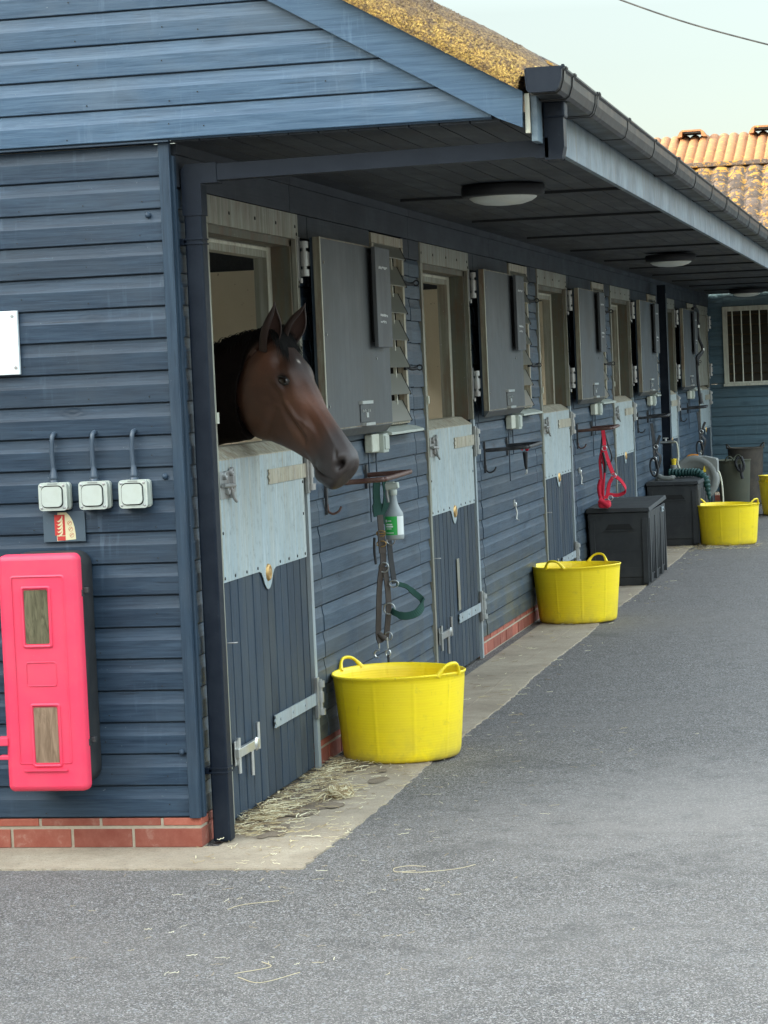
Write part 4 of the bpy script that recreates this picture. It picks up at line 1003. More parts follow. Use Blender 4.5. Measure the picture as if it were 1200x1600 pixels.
g = MB(); g.tube(smooth_path([(-.020, 0, .232), (-.028, 0, .205), (-.022, 0, .165)], 4), .006, 8, flat=1.5); g.build('trigger', 'steel', t)

# red headcollar on the third rail
t = thing('headcollar', 'bright red headcollar and rope hanging from the third rug rail onto the storage box', 'headcollar', (.17, 10.2, 1.17))
def rl(pts, y=0): return [(x-.17, y, z-1.17) for x, z in pts]
W2 = (.8, .6, 0)
g = MB(); g.band(smooth_path(rl([(.162, 1.165), (.168, 1.094), (.172, 1.014), (.200, .912), (.228, .831)]), 5), W2, .030, .006)
g.band(smooth_path(rl([(.233, .824), (.278, .788), (.310, .734), (.306, .700), (.270, .682), (.234, .679), (.187, .687)], .01), 5), (0, .6, .8), .028, .006)
g.band(smooth_path(rl([(.226, .817), (.195, .765), (.180, .691), (.165, .658)], -.01), 5), W2, .028, .006); g.build('strap', 'webbing_red', t)
g = MB(); g.band(smooth_path(rl([(.150, 1.02), (.130, .941), (.133, .847), (.136, .746), (.133, .672)], .02), 5), W2, .022, .005)
g.tube(smooth_path(rl([(.150, .98), (.165, .88), (.160, .80), (.150, .70), (.155, .65)], -.02), 5), .008, 8); g.tube(smooth_path(rl([(.135, .80), (.120, .74), (.130, .66), (.15, .63)], -.03), 4), .014, 8)
g.build('rope', 'webbing_red', t)
g = MB(); g.obox(rl([(.155, .615)])[0], (.045, 0, 0), (0, .05, 0), (0, 0, .028)); g.tube(smooth_path(rl([(.12, .65), (.15, .63), (.19, .60)], -.04), 4), .02, 8); g.build('rope_bundle', 'webbing_red', t, .02)
g = MB()
for c in ((.061, -.01, .825-1.17), (.0, -.01, 1.03-1.17), (.03, .0, .66-1.17)): g = MB(); p, th = ring_o(c, .018, .003); g.tube(p, th, 8); g.build('ring', 'steel_bright', t)
g = MB(); g.tube(smooth_path(rl([(.171, 1.148), (.196, 1.046), (.218, .965), (.200, .915), (.160, .908), (.132, .950), (.140, 1.03), (.155, 1.14)], .03), 5), .006, 8); g.tube(smooth_path(rl([(.16, 1.0), (.175, .92), (.17, .85)], -.025), 4), .010, 8); g.build('grey_cord', 'rail_black', t)
# black headcollar past the fourth rail
def bcollar(loc, lab):
    t = thing('headcollar', lab, 'headcollar', loc)
    def q(pts, y=0): return [(x-.09, y, z-1.11) for x, z in pts]
    g = MB(); g.band(smooth_path(q([(.077, 1.111), (.088, 1.004), (.096, .84), (.105, .78), (.118, .70)]), 5), W2, .032, .006)
    g.band(smooth_path(q([(.150, 1.0), (.125, .94), (.112, .86), (.145, .80), (.118, .70)], .01), 5), W2, .026, .006)
    g.tube(smooth_path(q([(.090, .80), (.060, .776), (.052, .711), (.070, .65), (.10, .636), (.12, .68), (.112, .76), (.09, .80)], -.01), 5), .009, 8); g.build('strap', 'leather_dark', t)
    g = MB()
    for c in ((.02, -.01, .90-1.11), (.005, -.01, .79-1.11), (-.01, -.01, .66-1.11)): g = MB(); p, th = ring_o(c, .018, .004); g.tube(p, th, 8); g.build('ring', 'steel_bright', t)
bcollar((.09, 14.35, 1.11), 'black headcollar hanging left of the black post above the farther storage box')
bcollar((.12, 18.7, 1.12), 'black headcollar hanging from the farthest rug rail above the hose reel')
g = MB(); g.tube(smooth_path([(.10, 18.6, 2.22), (.115, 18.7, 2.23), (.12, 19.0, 2.18), (.11, 19.02, 1.95), (.15, 19.1, 1.78), (.10, 18.95, 1.66), (.10, 18.95, 1.45), (.12, 18.95, 1.2)], 6), .016, 8); g.tube(smooth_path([(.15, 19.1, 1.78), (.10, 18.9, 1.70), (.11, 18.95, 1.62)], 4), .014, 8)
o = g.build('bridle', 'leather_dark', None); tag(o, 'black bridle hanging beside the farthest open upper door', 'bridle')
g = MB(); g.tube([(.12, 19.0, 2.02), (.12, 19.0, 2.05)], .014, 8); g.tube([(.155, 19.1, 1.77), (.155, 19.1, 1.80)], .014, 8); g.build('buckle', 'steel_bright', o)
# hoof pick brush on second rail
t = thing('hoof_pick', 'small black hoof pick with red cord hanging from the second rug rail', 'hoof pick', (.17, 6.45, 1.16))
g = MB(); g.tube([(0, 0, -.02), (.002, 0, -.10), (.004, 0, -.125)], [.016, .010, .006], 10); g.build('grip', 'leather_dark', t)
g = MB(); g.tube(smooth_path([(-.02, 0, -.01), (-.005, 0, .012), (.012, 0, -.012), (.022, 0, .01)], 4), .006, 8); g.build('cord', 'webbing_red', t)
g = MB(); g.tube([(.004, 0, -.125), (.006, 0, -.145), (-.004, 0, -.15)], .005, 8); g.build('tip', 'steel_bright', t)
for y, z, lab in ((7.0, .76, 'small steel clip screwed to the boards below the second window'), (10.02, .83, 'small steel clip screwed to the boards left of the nearer storage box')):
    g = MB(); g.tube(smooth_path([(.0, 0, .055), (.014, 0, .045), (.010, 0, .02), (.016, .005, -.01), (.012, 0, -.05), (.028, 0, -.055)], 3), .0055, 8); g.box(-.002, .006, -.02, .02, .03, .07)
    o = g.build('wall_clip', 'steel_bright', None); o.location = (.0, y, z); tag(o, lab, 'clip')

# hose reel, hoses, tap
t = thing('hose_reel', 'grey plastic hose reel with orange handle behind the farther storage box', 'hose reel', (.30, 15.92, 0))
g = MB()
g.lathe([(.0001, .0), (.05, .0), (.055, .012), (.12, .006), (.125, .016), (.165, .004), (.17, .014), (.205, .010), (.222, .006), (.228, -.006), (.228, -.05), (.21, -.06), (.10, -.06), (.10, -.14), (.21, -.14), (.228, -.15), (.228, -.19), (.0001, -.20)], 64, (0, 0, .525), 1); g.build('drum', 'grey_plastic', t)
g = MB(); g.prism([(-.02, .70), (-.01, .735), (.10, .742), (.21, .715), (.222, .70), (.222, .585), (.20, .575), (.19, .60), (.15, .665), (.08, .715)], 1, -.004, .20); g.build('housing', 'grey_plastic', t, .008)
g = MB(); g.tube(smooth_path([(-.07, .05, .735), (-.05, .05, .75), (.0, .05, .757), (.04, .05, .75)], 4), .010, 10, flat=1.8); g.build('carry_handle', 'orange_plastic', t)
g = MB(); g.prism([(.085, .59), (.105, .59), (.115, .60), (.10, .65), (.088, .61)], 1, -.024, -.012); g.build('warning_mark', 'yellow_plastic', t)
g = MB()
for x in (-.19, .15): g.tube([(x*.4, .02, .52), (x, .02, .02), (x, .22, .02), (x*.4, .18, .52)], .014, 10)
g.build('stand', 'box_plastic', t)
g = MB(); g.tube(smooth_path([(.21, .10, .60), (.235, .08, .57), (.255, .06, .48), (.262, .04, .38), (.265, .02, .25), (.26, .0, .1), (.23, .0, .012)], 6), .0085, 10); g.build('hose', 'hose_white', t)
t = thing('coiled_hose', 'dark green ribbed hose lying on the farther storage box and over its end', 'hose', (.18, 14.95, .585))
g = MB(); pts = smooth_path([(-.03, .10, .045), (.05, .08, .045), (.13, .06, .045), (.20, .04, .045), (.262, .02, .030), (.31, .01, -.03), (.328, .0, -.12), (.342, .0, -.22)], 14)
g.tube(pts, [(.036+.006*math.sin(i*2*math.pi/5.5))*(1 if i < 70 else max(.25, 1-(i-70)/40)) for i in range(len(pts))], 14); g.build('ribbed_hose', 'hose_green', t)
g = MB()
for q in range(3):
    pts = smooth_path([(-.02+q*.05, .16, .02), (.05+q*.05, .20, .03), (.10+q*.05, .14, .035), (.06+q*.04, .08, .02)], 5); g.tube(pts, .011, 8)
g.build('loop', 'hose_green', t)
t = thing('water_tap', 'outdoor water tap with pale hose and yellow connector on the black post', 'tap', (.15, 15.32, .90))
g = MB(); g.tube([(-.10, 0, .005), (-.01, 0, .01), (.03, 0, .012)], .014, 10); g.tube([(-.05, 0, .01), (-.05, 0, .04)], .01, 8); g.box(-.075, -.025, -.006, .006, .04, .052); g.build('tap_body', 'steel_bright', t)
g = MB(); g.tube(smooth_path([(.02, 0, .014), (.05, -.01, .0), (.062, -.02, -.06), (.064, -.02, -.13), (.060, -.03, -.20), (.085, -.03, -.27), (.09, -.03, -.31)], 6), .0075, 10); g.build('tap_hose', 'hose_white', t)
g = MB(); g.tube([(.022, -.05, -.15), (.022, -.05, -.21)], [.026, .020], 12); g.tube([(.02, -.05, -.155), (.05, -.05, -.16)], .012, 10); g.build('connector', 'yellow_plastic', t)
g = MB(); g.tube([(.02, -.05, -.205), (.02, -.05, -.31)], .030, 14); g.build('timer_body', 'grey_plastic', t)
g = MB(); g.tube(smooth_path([(-.02, .02, .035), (-.06, .0, .005), (-.045, -.03, .04), (.0, -.05, .02), (.06, -.06, .018), (.11, -.05, .03)], 5), [.022, .03]+[.022]*22+[.014]*2, 12, flat=.8)
o = g.build('boot_jack', 'grey_plastic', None); o.location = (.14, 14.62, .585); tag(o, 'grey plastic scoop lying on the farther storage box lid', 'scoop')

# ------------------------------------------------------------------ end building with the tiled roof
E_ = thing('tiled_building', 'end building with dark navy boards, barred window and lichen covered pantile roof', 'building', (0, 0, 0))
YE = 21.76
g = MB(); wx0, wx1, wz0, wz1 = .165, 1.30, 1.385, 2.295
siding(g, 'y-', .0, 9, .104, wz0-.0, YE); siding(g, 'y-', .0, wx0, .104+BH*12-.0+.0, 2.46, YE) if False else None
zz = wz0
g2 = MB(); siding(g2, 'y-', .0, wx0, wz0+.001, 2.62, YE); siding(g2, 'y-', wx1, 9, wz0+.001, 2.62, YE); siding(g2, 'y-', wx0, wx1, wz1+.001, 2.62, YE)
g.add(g2.v, g2.f); g.r[-len(g2.r):] = g2.r
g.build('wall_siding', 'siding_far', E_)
mbb, mbm = MB(), MB(); plinth(mbb, mbm, 'x', .1, 9, YE+.012, -1); mbb.build('brick_plinth', 'brick', E_, .002); mbm.build('mortar', 'mortar', E_)
g = MB(); g.box(-5.2, -.001, YE-.008, YE+.04, 0, 2.7); g.build('corner_infill', 'siding_far', E_)
g = MB(); g.box(-.0, 9, YE+.9, YE+1.0, 0, 2.6); g.box(8.9, 9, YE+.04, YE+5.5, 0, 2.6); g.box(-5.2, 9, YE+5.5, YE+5.6, 0, 2.6); g.build('inner_wall', 'lining', E_)
f = MB(); f.box(wx0, wx0+.055, YE-.022, YE+.03, wz0, wz1); f.box(wx1-.055, wx1, YE-.022, YE+.03, wz0, wz1); f.box(wx0+.056, wx1-.056, YE-.022, YE+.03, wz1-.055, wz1); f.box(wx0-.01, wx1+.01, YE-.035, YE+.03, wz0-.03, wz0-.001); f.box(wx0+.056, wx1-.056, YE-.02, YE+.03, wz0+.0, wz0+.02)
wn = f.build('window', 'galv_edge', E_, .002)
for i in range(9):
    x = wx0+.115+i*.106
    if x < wx1-.08: b = MB(); b.tube([(x, YE-.005, wz0+.02), (x, YE-.005, wz1-.055)], .0075, 8); b.build('bar', 'galv_edge', wn)
for i in range(8):
    z = wz0+.06+i*.115; b = MB(); b.prism([(YE+.035, z-.05), (YE+.04, z-.05), (YE+.07, z+.05), (YE+.065, z+.05)], 0, wx0+.056, wx1-.056); b.build('louvre', 'dark_louvre', wn)
b = MB(); b.box(wx0+.02, wx1-.02, YE+.10, YE+.12, wz0, wz1); b.build('pane', 'amber_dark', wn)
# pantile slope
g = MB(); X0, X1 = -2.0, 8.0; ye, ze = YE+.02, 2.51; S = math.tan(R(33)); yt, zt = 24.35, None
course = .235; cy = math.cos(R(33))*course; rs = random.Random(6); pitch_ = .215; seg = 8
row = 0; y = ye
while y < yt:
    y2 = min(y+cy+.03, yt+.02); nC = int((X1-X0)/pitch_); off = rs.uniform(0, .02)
    for c in range(nC):
        vs = []; rv = rs.random(); tilt = rs.uniform(-.004, .004)
        for i in range(seg+1):
            u_ = i/seg; x = X0+off+(c+u_)*pitch_; hgt = .028*(math.sin(2*math.pi*u_-.6)*.7+.3*math.sin(4*math.pi*u_))
            for yy_, lift in ((y, .030), (y2, .006)): vs.append((x, yy_, ze+(yy_-ye)*S+hgt+lift+tilt))
            vs.append((x, y+.001, ze+(y-ye)*S+hgt+.030-.022+tilt))
        g.add(vs, [(3*i, 3*i+3, 3*i+4, 3*i+1) for i in range(seg)]+[(3*i, 3*i+2, 3*i+5, 3*i+3) for i in range(seg)], True, rv)
    y += cy; row += 1
g.add([(X0, ye, ze-.03), (X1, ye, ze-.03), (X1, yt, ze-.03+(yt-ye)*S), (X0, yt, ze-.03+(yt-ye)*S)], [(0, 1, 2, 3)])
g.build('pantile_roof', 'mossy_tiles', E_)
# orange ribbed upper roof
zb = ze+(yt-ye)*S; print('orange base z', zb)
yb, yr, zbb, zr = yt-.10, yt+1.15, zb+.02, zb+.02+1.25*math.tan(R(19.5))
g = MB(); rp = .128; seg = 8; nR = int((X1-X0)/rp)
for c in range(nR):
    vs = []; rv = rs.random()
    for i in range(seg+1):
        u_ = i/seg; x = X0+(c+u_)*rp; hgt = .034*abs(math.sin(math.pi*u_))**.7 if u_ < .999 else 0
        vs += [(x, yb, zbb+hgt), (x, yr, zr+hgt), (x, yb, zbb-.03)]
    g.add(vs, [(3*i, 3*i+3, 3*i+4, 3*i+1) for i in range(seg)]+[(3*i, 3*i+2, 3*i+5, 3*i+3) for i in range(seg)], True, rv)
g.add([(X0, yb, zbb-.03), (X1, yb, zbb-.03), (X1, 28.5, 2.5), (X0, 28.5, 2.5)], [(0, 1, 2, 3)])
g.add([(X0, yr, zr), (X1, yr, zr), (X1, 28.5, 2.6), (X0, 28.5, 2.6)], [(0, 1, 2, 3)])
g.build('ribbed_roof', 'orange_tiles', E_)
g = MB(); g.box(X0, X1, yb-.035, yb-.002, zbb-.055, zbb+.006); g.build('roof_step', 'mossy_tiles', E_, .01)
for xc in (-.42, .52, 1.5, 2.5):
    g = MB(); g.prism([(xc-.20, zr-.02), (xc-.155, zr+.055), (xc-.12, zr+.078), (xc+.12, zr+.078), (xc+.155, zr+.055), (xc+.20, zr-.02), (xc+.13, zr-.01), (xc+.12, zr+.055), (xc-.12, zr+.055), (xc-.13, zr-.01)], 1, yr-.30, yr+.05)
    v_ = g.build('ridge_vent', 'orange_tiles', E_, .012)
    g = MB(); g.box(xc-.118, xc+.118, yr-.285, yr+.04, zr+.034, zr+.052); g.build('vent_opening', 'dark_void', v_)
# overhead cable
g = MB(); g.tube(smooth_path([(-2.2, 16, 6.10), (-.24, 16, 5.141), (1.14, 16, 4.62), (3.4, 16, 3.95), (6, 16, 3.4)], 10), .008, 8); tag(g.build('overhead_cable', 'wire', None), 'thin dark overhead cable crossing the pale sky', 'cable')
# added, unseen barn on the left that keeps the low sun off the yard
g = MB(); g.box(-13, -7.2, -18, 5, 0, 5.2); bn = g.build('blocker', 'siding_x', None); tag(bn, 'plain dark barn left of the stable, added unseen to block the sun', 'blocker')
g = MB(); g.prism([(-13.4, 5.1), (-6.8, 5.1), (-10.1, 7.3)], 1, -18.3, 5.3); g.build('roof', 'mossy_tiles', bn)  # top of the added sun-blocking shape, also unseen

# ------------------------------------------------------------------ straw
def straw(mb, x, y, z, L, a, rs, w_=.0016, curl=.3):
    n = 5; pts = []; aa = a
    for i in range(n+1):
        pts.append((x, y, z+abs(math.sin(i*1.3+L*40))*.004)); x += math.cos(aa)*L/n; y += math.sin(aa)*L/n; aa += rs.uniform(-curl, curl)
    mb.band(pts, (-math.sin(a), math.cos(a), .2), w_*2, w_, r=rs.random())
g = MB(); rs = random.Random(21)
for i in range(720):
    y = rs.uniform(.16, 2.0); x = .015+abs(rs.gauss(0, .10))*(1+.3*(y < 1)); straw(g, x, y, rs.uniform(.003, .014), rs.uniform(.02, .09), rs.uniform(0, 3.14), rs, rs.uniform(.0007, .0016), .35)
for i in range(330):
    y = rs.uniform(-.34, 2.6); x = rs.uniform(.0, .47); straw(g, x, y, .004, rs.uniform(.012, .05), rs.uniform(0, 3.14), rs, rs.uniform(.0006, .0013))
for i in range(200):
    y = rs.uniform(-1.9, 3.0); x = rs.gauss(.55, .35); straw(g, x, y, -.001, rs.uniform(.012, .045), rs.uniform(0, 3.14), rs, rs.uniform(.0004, .0008))
for i in range(220):
    y = rs.uniform(3, 18); x = rs.uniform(.05, .62); straw(g, x, y, .003 if x < .42 else 0, rs.uniform(.02, .07), rs.uniform(0, 3.14), rs, .0012)
for i in range(260):
    y = rs.gauss(14.1, .25); x = rs.gauss(.62, .17); straw(g, x, y, .002, rs.uniform(.02, .08), rs.uniform(0, 3.14), rs, .0014)
for i in range(170):
    y = rs.gauss(.52, .16); x = .02+abs(rs.gauss(0, .05)); straw(g, x, y, rs.uniform(.004, .03), rs.uniform(.03, .10), rs.uniform(0, 3.14), rs, .0014, .5)
for pts in ([(.84, -.40), (.78, -.42), (.76, -.36), (.80, -.32), (.86, -.33)], [(.80, -.43), (.88, -.42), (.97, -.37), (1.02, -.30)], [(.62, -1.82), (.70, -1.74), (.66, -1.68)], [(.64, -1.86), (.72, -1.92), (.80, -1.80)], [(.37, -1.0), (.40, -.93), (.50, -.87)], [(-.30, -1.75), (-.22, -1.62)]):
    g.band(smooth_path([(a, b, -.003) for a, b in pts], 5), (0, 0, 1), .0013, .0013, r=.6)
o = g.build('straw', 'straw'); o['kind'] = 'stuff'
g = MB(); rs = random.Random(33)
for i in range(150):
    a = rs.uniform(0, 6.28); rad = rs.uniform(.01, .045); ph = rs.uniform(0, 6.28)
    pts = [(rad*math.cos(a+k*.5)*1.2, rad*1.6*math.sin(a+k*.5), .010+abs(rs.gauss(0, .012))+.01*math.sin(ph+k)) for k in range(6)]
    g.band(smooth_path(pts, 3), (0, 0, 1), .0022, .0016, r=rs.random())
for i in range(12):
    a = rs.uniform(2.4, 4.2); g.band(smooth_path([(0, 0, .01), (.06*math.cos(a), .08*math.sin(a), .02), (.11*math.cos(a+.4), .13*math.sin(a+.4), .004)], 3), (0, 0, 1), .0022, .0016, r=rs.random())
o = g.build('hay_wisp', 'straw'); o.location = (.255, 1.02, .001); tag(o, 'loose wisp of hay lying on the concrete strip before the first door', 'hay')

# ------------------------------------------------------------------ horse
def coat(t, b):
    tc = t.nodes.new('ShaderNodeTexCoord')
    a1 = t.nodes.new('ShaderNodeAttribute'); a1.attribute_name = 'tint'
    v = coords(t); fur = noise(t, coords(t, (1, 1, 2.4)), 240, 4, .75); m = noise(t, v, 16, 6, .7)
    c = mixc(t, ramp(t, m, [(.3, 0), (.7, 1)]), (.85, .85, .85), (1.18, 1.14, 1.1))
    c = mixc(t, 1., a1.outputs['Color'], c, 'MULTIPLY'); c = mixc(t, 1., c, ramp(t, fur, [(.3, (.72, .72, .72)), (.7, (1.5, 1.4, 1.3))]), 'MULTIPLY')
    t.links.new(c, b.inputs['Base Color']); bump(t, b, fur, .5, .002)
    sv = t.nodes.new('ShaderNodeSeparateColor'); t.links.new(a1.outputs['Color'], sv.inputs[0]); t.links.new(ramp(t, sv.outputs[0], [(.004, .02), (.03, .5)]), b.inputs['Specular IOR Level']); b.inputs['Sheen Weight'].default_value = .0; b.inputs['Sheen Roughness'].default_value = .4
mat('coat', rough=.46, spec=.45, build=coat)
mat('hair', (.006, .005, .0045), .6, spec=.2)
mat('ear_coat', (.030, .015, .011), .6)
mat('ear_inside', (.05, .022, .015), .8)
mat('eyelid', (.010, .008, .007), .35, spec=.6)
HZ = Vector((.073, 1.0, 1.813)); A_, PT = R(29), R(54.2)
hf = Vector((math.cos(PT)*math.cos(A_), -math.cos(PT)*math.sin(A_), -math.sin(PT)))
hd = Vector((math.sin(PT)*math.cos(A_), -math.sin(PT)*math.sin(A_), math.cos(PT)))
hs = Vector((-math.sin(A_), -math.cos(A_), 0))          # towards the visible right side
def H(s, z, l=0): return HZ+hf*s+hd*z+hs*l
# rings: top(s,z) bottom(s,z) half width upper, half width lower
HR = [((.664, -.014), (.670, -.074), .024, .022), ((.658, .008), (.672, -.108), .042, .036), ((.640, .030), (.662, -.134), .055, .044), ((.610, .038), (.636, -.148), .060, .046), ((.57, .038), (.598, -.154), .058, .044),
      ((.52, .034), (.545, -.154), .053, .040), ((.46, .027), (.478, -.176), .051, .038), ((.40, .022), (.41, -.215), .058, .042), ((.34, .026), (.345, -.262), .070, .052),
      ((.28, .032), (.28, -.318), .082, .062), ((.22, .038), (.215, -.340), .090, .068), ((.16, .040), (.15, -.345), .092, .070), ((.10, .032), (.09, -.325), .084, .068), ((.045, .012), (.045, -.305), .074, .066)]
rings = [(H(*a), H(*b), wu, wl) for a, b, wu, wl in HR]
for T, Bq, wd_ in (((.03, 1.02, 1.812), (-.045, 1.04, 1.415), .080), ((-.05, 1.04, 1.800), (-.090, 1.08, 1.388), .090), ((-.16, 1.07, 1.770), (-.22, 1.12, 1.36), .095), ((-.34, 1.12, 1.715), (-.38, 1.17, 1.20), .105), ((-.60, 1.2, 1.65), (-.62, 1.25, 1.05), .13),
                   ((-.90, 1.28, 1.60), (-.82, 1.32, .88), .19), ((-1.2, 1.36, 1.55), (-1.1, 1.4, .78), .25), ((-1.7, 1.46, 1.47), (-1.65, 1.5, .74), .29), ((-2.2, 1.56, 1.50), (-2.15, 1.6, .82), .28), ((-2.5, 1.62, 1.46), (-2.45, 1.65, .95), .22), ((-2.65, 1.65, 1.32), (-2.6, 1.67, 1.1), .1)):
    rings.append((Vector(T), Vector(Bq), wd_, wd_*.95))
# resample rings smoothly
def cr_(a, b, c, d, t): return .5*((2*b)+(-a+c)*t+(2*a-5*b+4*c-d)*t*t+(-a+3*b-3*c+d)*t**3)
RS = []; NSUB = [9]*14+[7, 6, 6]+[5]*12
for i in range(len(rings)-1):
    q = [rings[max(0, i-1)], rings[i], rings[i+1], rings[min(len(rings)-1, i+2)]]
    for k in range(NSUB[i]):
        t_ = k/NSUB[i]; RS.append(tuple(cr_(q[0][j], q[1][j], q[2][j], q[3][j], t_) for j in range(4)))
RS.append(rings[-1]); NP = 132; vs = []; info = []
def sgp(x, e): return math.copysign(abs(x)**e, x)
lat_prev = None
for ri, (T, Bq, wu, wl) in enumerate(RS):
    up = (T-Bq); Hh = up.length/2; up.normalize(); c = (T+Bq)/2
    nxt = RS[min(ri+1, len(RS)-1)]; prv = RS[max(ri-1, 0)]; ax = ((nxt[0]+nxt[1])-(prv[0]+prv[1])); ax = (ax-up*ax.dot(up)).normalized()
    lat = up.cross(ax).normalized()
    if lat.dot(hs) < 0: lat = -lat
    if lat_prev is not None: lat = (lat+lat_prev*1.5).normalized(); lat = (lat-up*lat.dot(up)).normalized()
    lat_prev = lat
    for k in range(NP):
        a = 2*math.pi*k/NP; cz_, sz_ = math.cos(a), math.sin(a)
        f = (cz_+1)/2; f = f*f*(3-2*f); ww = wl+(wu-wl)*f
        # bony head: flat forehead, widest a little below the top
        e = .82 if ri < 110 else .95
        vs.append(c+up*Hh*sgp(cz_, .92)+lat*ww*sgp(sz_, e))
nr = len(RS)
V = np.array([tuple(v) for v in vs])
Mh = np.array([tuple(hf), tuple(hd), tuple(hs)]); LC = (V-np.array(tuple(HZ)))@Mh.T      # local s,z,l
def normals(V):
    G = V.reshape(nr, NP, 3); du = np.roll(G, -1, 1)-np.roll(G, 1, 1); dv = np.empty_like(G); dv[1:-1] = G[2:]-G[:-2]; dv[0] = G[1]-G[0]; dv[-1] = G[-1]-G[-2]
    n = np.cross(du, dv).reshape(-1, 3); n /= np.linalg.norm(n, axis=1)[:, None]+1e-9
    cen = G.mean(1, keepdims=True); sgn = np.sign(((G-cen).reshape(-1, 3)*n).sum(1)); return n*sgn[:, None]
def blob(amp, s, z, rs_, rz_, ang=0, side=0, power=2):   # additive displacement along the normal
    ds, dz = LC[:, 0]-s, LC[:, 1]-z; ca, sa = math.cos(ang), math.sin(ang); u_ = ds*ca+dz*sa; v_ = -ds*sa+dz*ca
    m = np.exp(-(np.abs(u_/rs_)**power+np.abs(v_/rz_)**power))
    gate = 1/(1+np.exp(-(np.abs(LC[:, 2])-.012)/.006)) if side == 0 else 1
    return amp*m*gate
N0 = normals(V); disp = np.zeros(len(V))
ES, EZ = .226, -.022
disp += blob(.013, ES-.012, EZ+.034, .045, .020, -.25)         # brow
disp += blob(-.005, ES+.003, EZ, .032, .022)                # socket
disp += blob(.008, ES, EZ-.030, .036, .007, .1)            # lower lid rim
disp += blob(-.006, ES+.005, EZ-.052, .05, .012, .2)
disp += blob(-.014, ES-.075, EZ+.020, .030, .020)              # temple hollow
disp += blob(.012, .355, -.070, .085, .010, -.10, power=2)   # facial crest
disp += blob(-.010, .385, -.096, .075, .014, -.12)
disp += blob(.008, ES+.085, -.02, .05, .035)
disp += blob(.015, .19, -.215, .090, .080, power=4)           # cheek muscle
disp += blob(-.008, .305, -.190, .018, .095, .3)
disp += blob(-.011, .44, -.026, .055, .018, -.05)             # hollow beside the nasal bone
disp += blob(.005, .46, .012, .12, .010, 0)
disp += blob(-.006, .455, -.085, .04, .03, .2)
disp += blob(.006, .43, -.070, .028, .005, -.7)+blob(.006, .40, -.056, .03, .005, .2)+blob(.005, .47, -.10, .035, .005, -1.0)+blob(.005, .36, -.125, .05, .005, -.3)+blob(.004, .28, -.11, .05, .005, .5)   # veins
disp += blob(.009, .585, -.055, .045, .045)                    # muzzle swelling
disp += blob(.012, .628, -.004, .034, .030)                    # nostril rim
disp += blob(-.044, .634, -.006, .0150, .022, .35)              # nostril
disp += blob(-.008, .600, -.002, .020, .006, -.4)
disp += blob(-.011, .602, -.108, .045, .0045, .52)               # mouth line
disp += blob(.005, .610, -.093, .04, .010, .52)+blob(.007, .612, -.128, .035, .014, .45)
disp += blob(-.006, .558, -.128, .012, .02)                    # mouth corner
disp += blob(.010, .59, -.150, .030, .015, 0, side=1)                # chin
disp += blob(-.008, .51, -.150, .03, .02, 0, side=1)                # chin groove
disp += blob(.008, .10, -.10, .05, .09)
disp += blob(-.007, .055, -.20, .02, .09)
V = V+N0*disp[:, None]
body = bpy.data.meshes.new('body'); F_ = [(i*NP+k, i*NP+(k+1) % NP, (i+1)*NP+(k+1) % NP, (i+1)*NP+k) for i in range(nr-1) for k in range(NP)]
F_ += [tuple(range(NP)), tuple((nr-1)*NP+k for k in range(NP))]
base = V.tolist()
leg = MB()
for x, y, zz_, hind in ((-.98, 1.14, 1.0, 0), (-.95, 1.50, 1.0, 0), (-2.42, 1.42, 1.05, 1), (-2.38, 1.84, 1.05, 1)):
    if not hind: pts, rd = [(x, y, zz_), (x+.02, y, .78), (x+.02, y, .50), (x+.02, y, .44), (x+.0, y, .20), (x+.02, y, .13), (x+.05, y, .05), (x+.055, y, .012)], [.13, .075, .042, .048, .028, .036, .045, .058]
    else: pts, rd = [(x, y, zz_), (x+.12, y, .86), (x-.06, y, .60), (x-.12, y, .52), (x-.07, y, .22), (x-.06, y, .14), (x-.02, y, .05), (x-.01, y, .012)], [.17, .12, .055, .055, .031, .038, .046, .060]
    leg.tube(smooth_path(pts, 4), [float(np.interp(i/4, range(len(rd)), rd)) for i in range(len(pts)*4-3)], 16)
nb0 = len(base); base += [list(v) for v in leg.v]; F_ += [tuple(i+nb0 for i in f) for f in leg.f]
body.from_pydata(base, [], F_); body.polygons.foreach_set('use_smooth', [True]*len(F_))
# coat colour patches of a bay horse, neck shade mixed in
PC = np.array(base); L2 = (PC-np.array(tuple(HZ)))@Mh.T; s_, z_, l_ = L2[:, 0], L2[:, 1], L2[:, 2]
brown = np.array([.066, .030, .018]); red = np.array([.125, .050, .028]); dark = np.array([.024, .017, .016]); muz = np.array([.040, .032, .031]); tan = np.array([.13, .062, .035])
def gau(s, z, a, b): return np.exp(-(((s_-s)/a)**2+((z_-z)/b)**2))
c = np.tile(brown, (len(PC), 1))
def mixin(c, col, m): m = np.clip(m, 0, 1)[:, None]; return c*(1-m)+col*m
c = mixin(c, red, .95*gau(.36, .0, .11, .05)); c = mixin(c, red, .6*gau(.12, -.06, .06, .06)); c = mixin(c, tan, .55*gau(.42, -.11, .05, .035)); c = mixin(c, tan, .35*gau(.30, -.05, .03, .05))
c = mixin(c, dark, .85*gau(.16, .045, .12, .030)); c = mixin(c, dark, .5*gau(.35, .05, .2, .020)); c = mixin(c, dark, .6*gau(.30, -.33, .22, .045))
c = mixin(c, muz, 1/(1+np.exp(-(s_+.25*z_-.50)/.018)))
c = mixin(c, dark, .8*gau(.635, -.11, .05, .03)); c = mixin(c, np.array([.008, .006, .006]), 1.4*gau(.634, -.006, .014, .018))
c = mixin(c, np.array([.012, .009, .009]), .85*gau(ES, EZ, .034, .024))
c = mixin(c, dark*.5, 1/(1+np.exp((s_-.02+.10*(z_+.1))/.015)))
c[nb0:] = dark
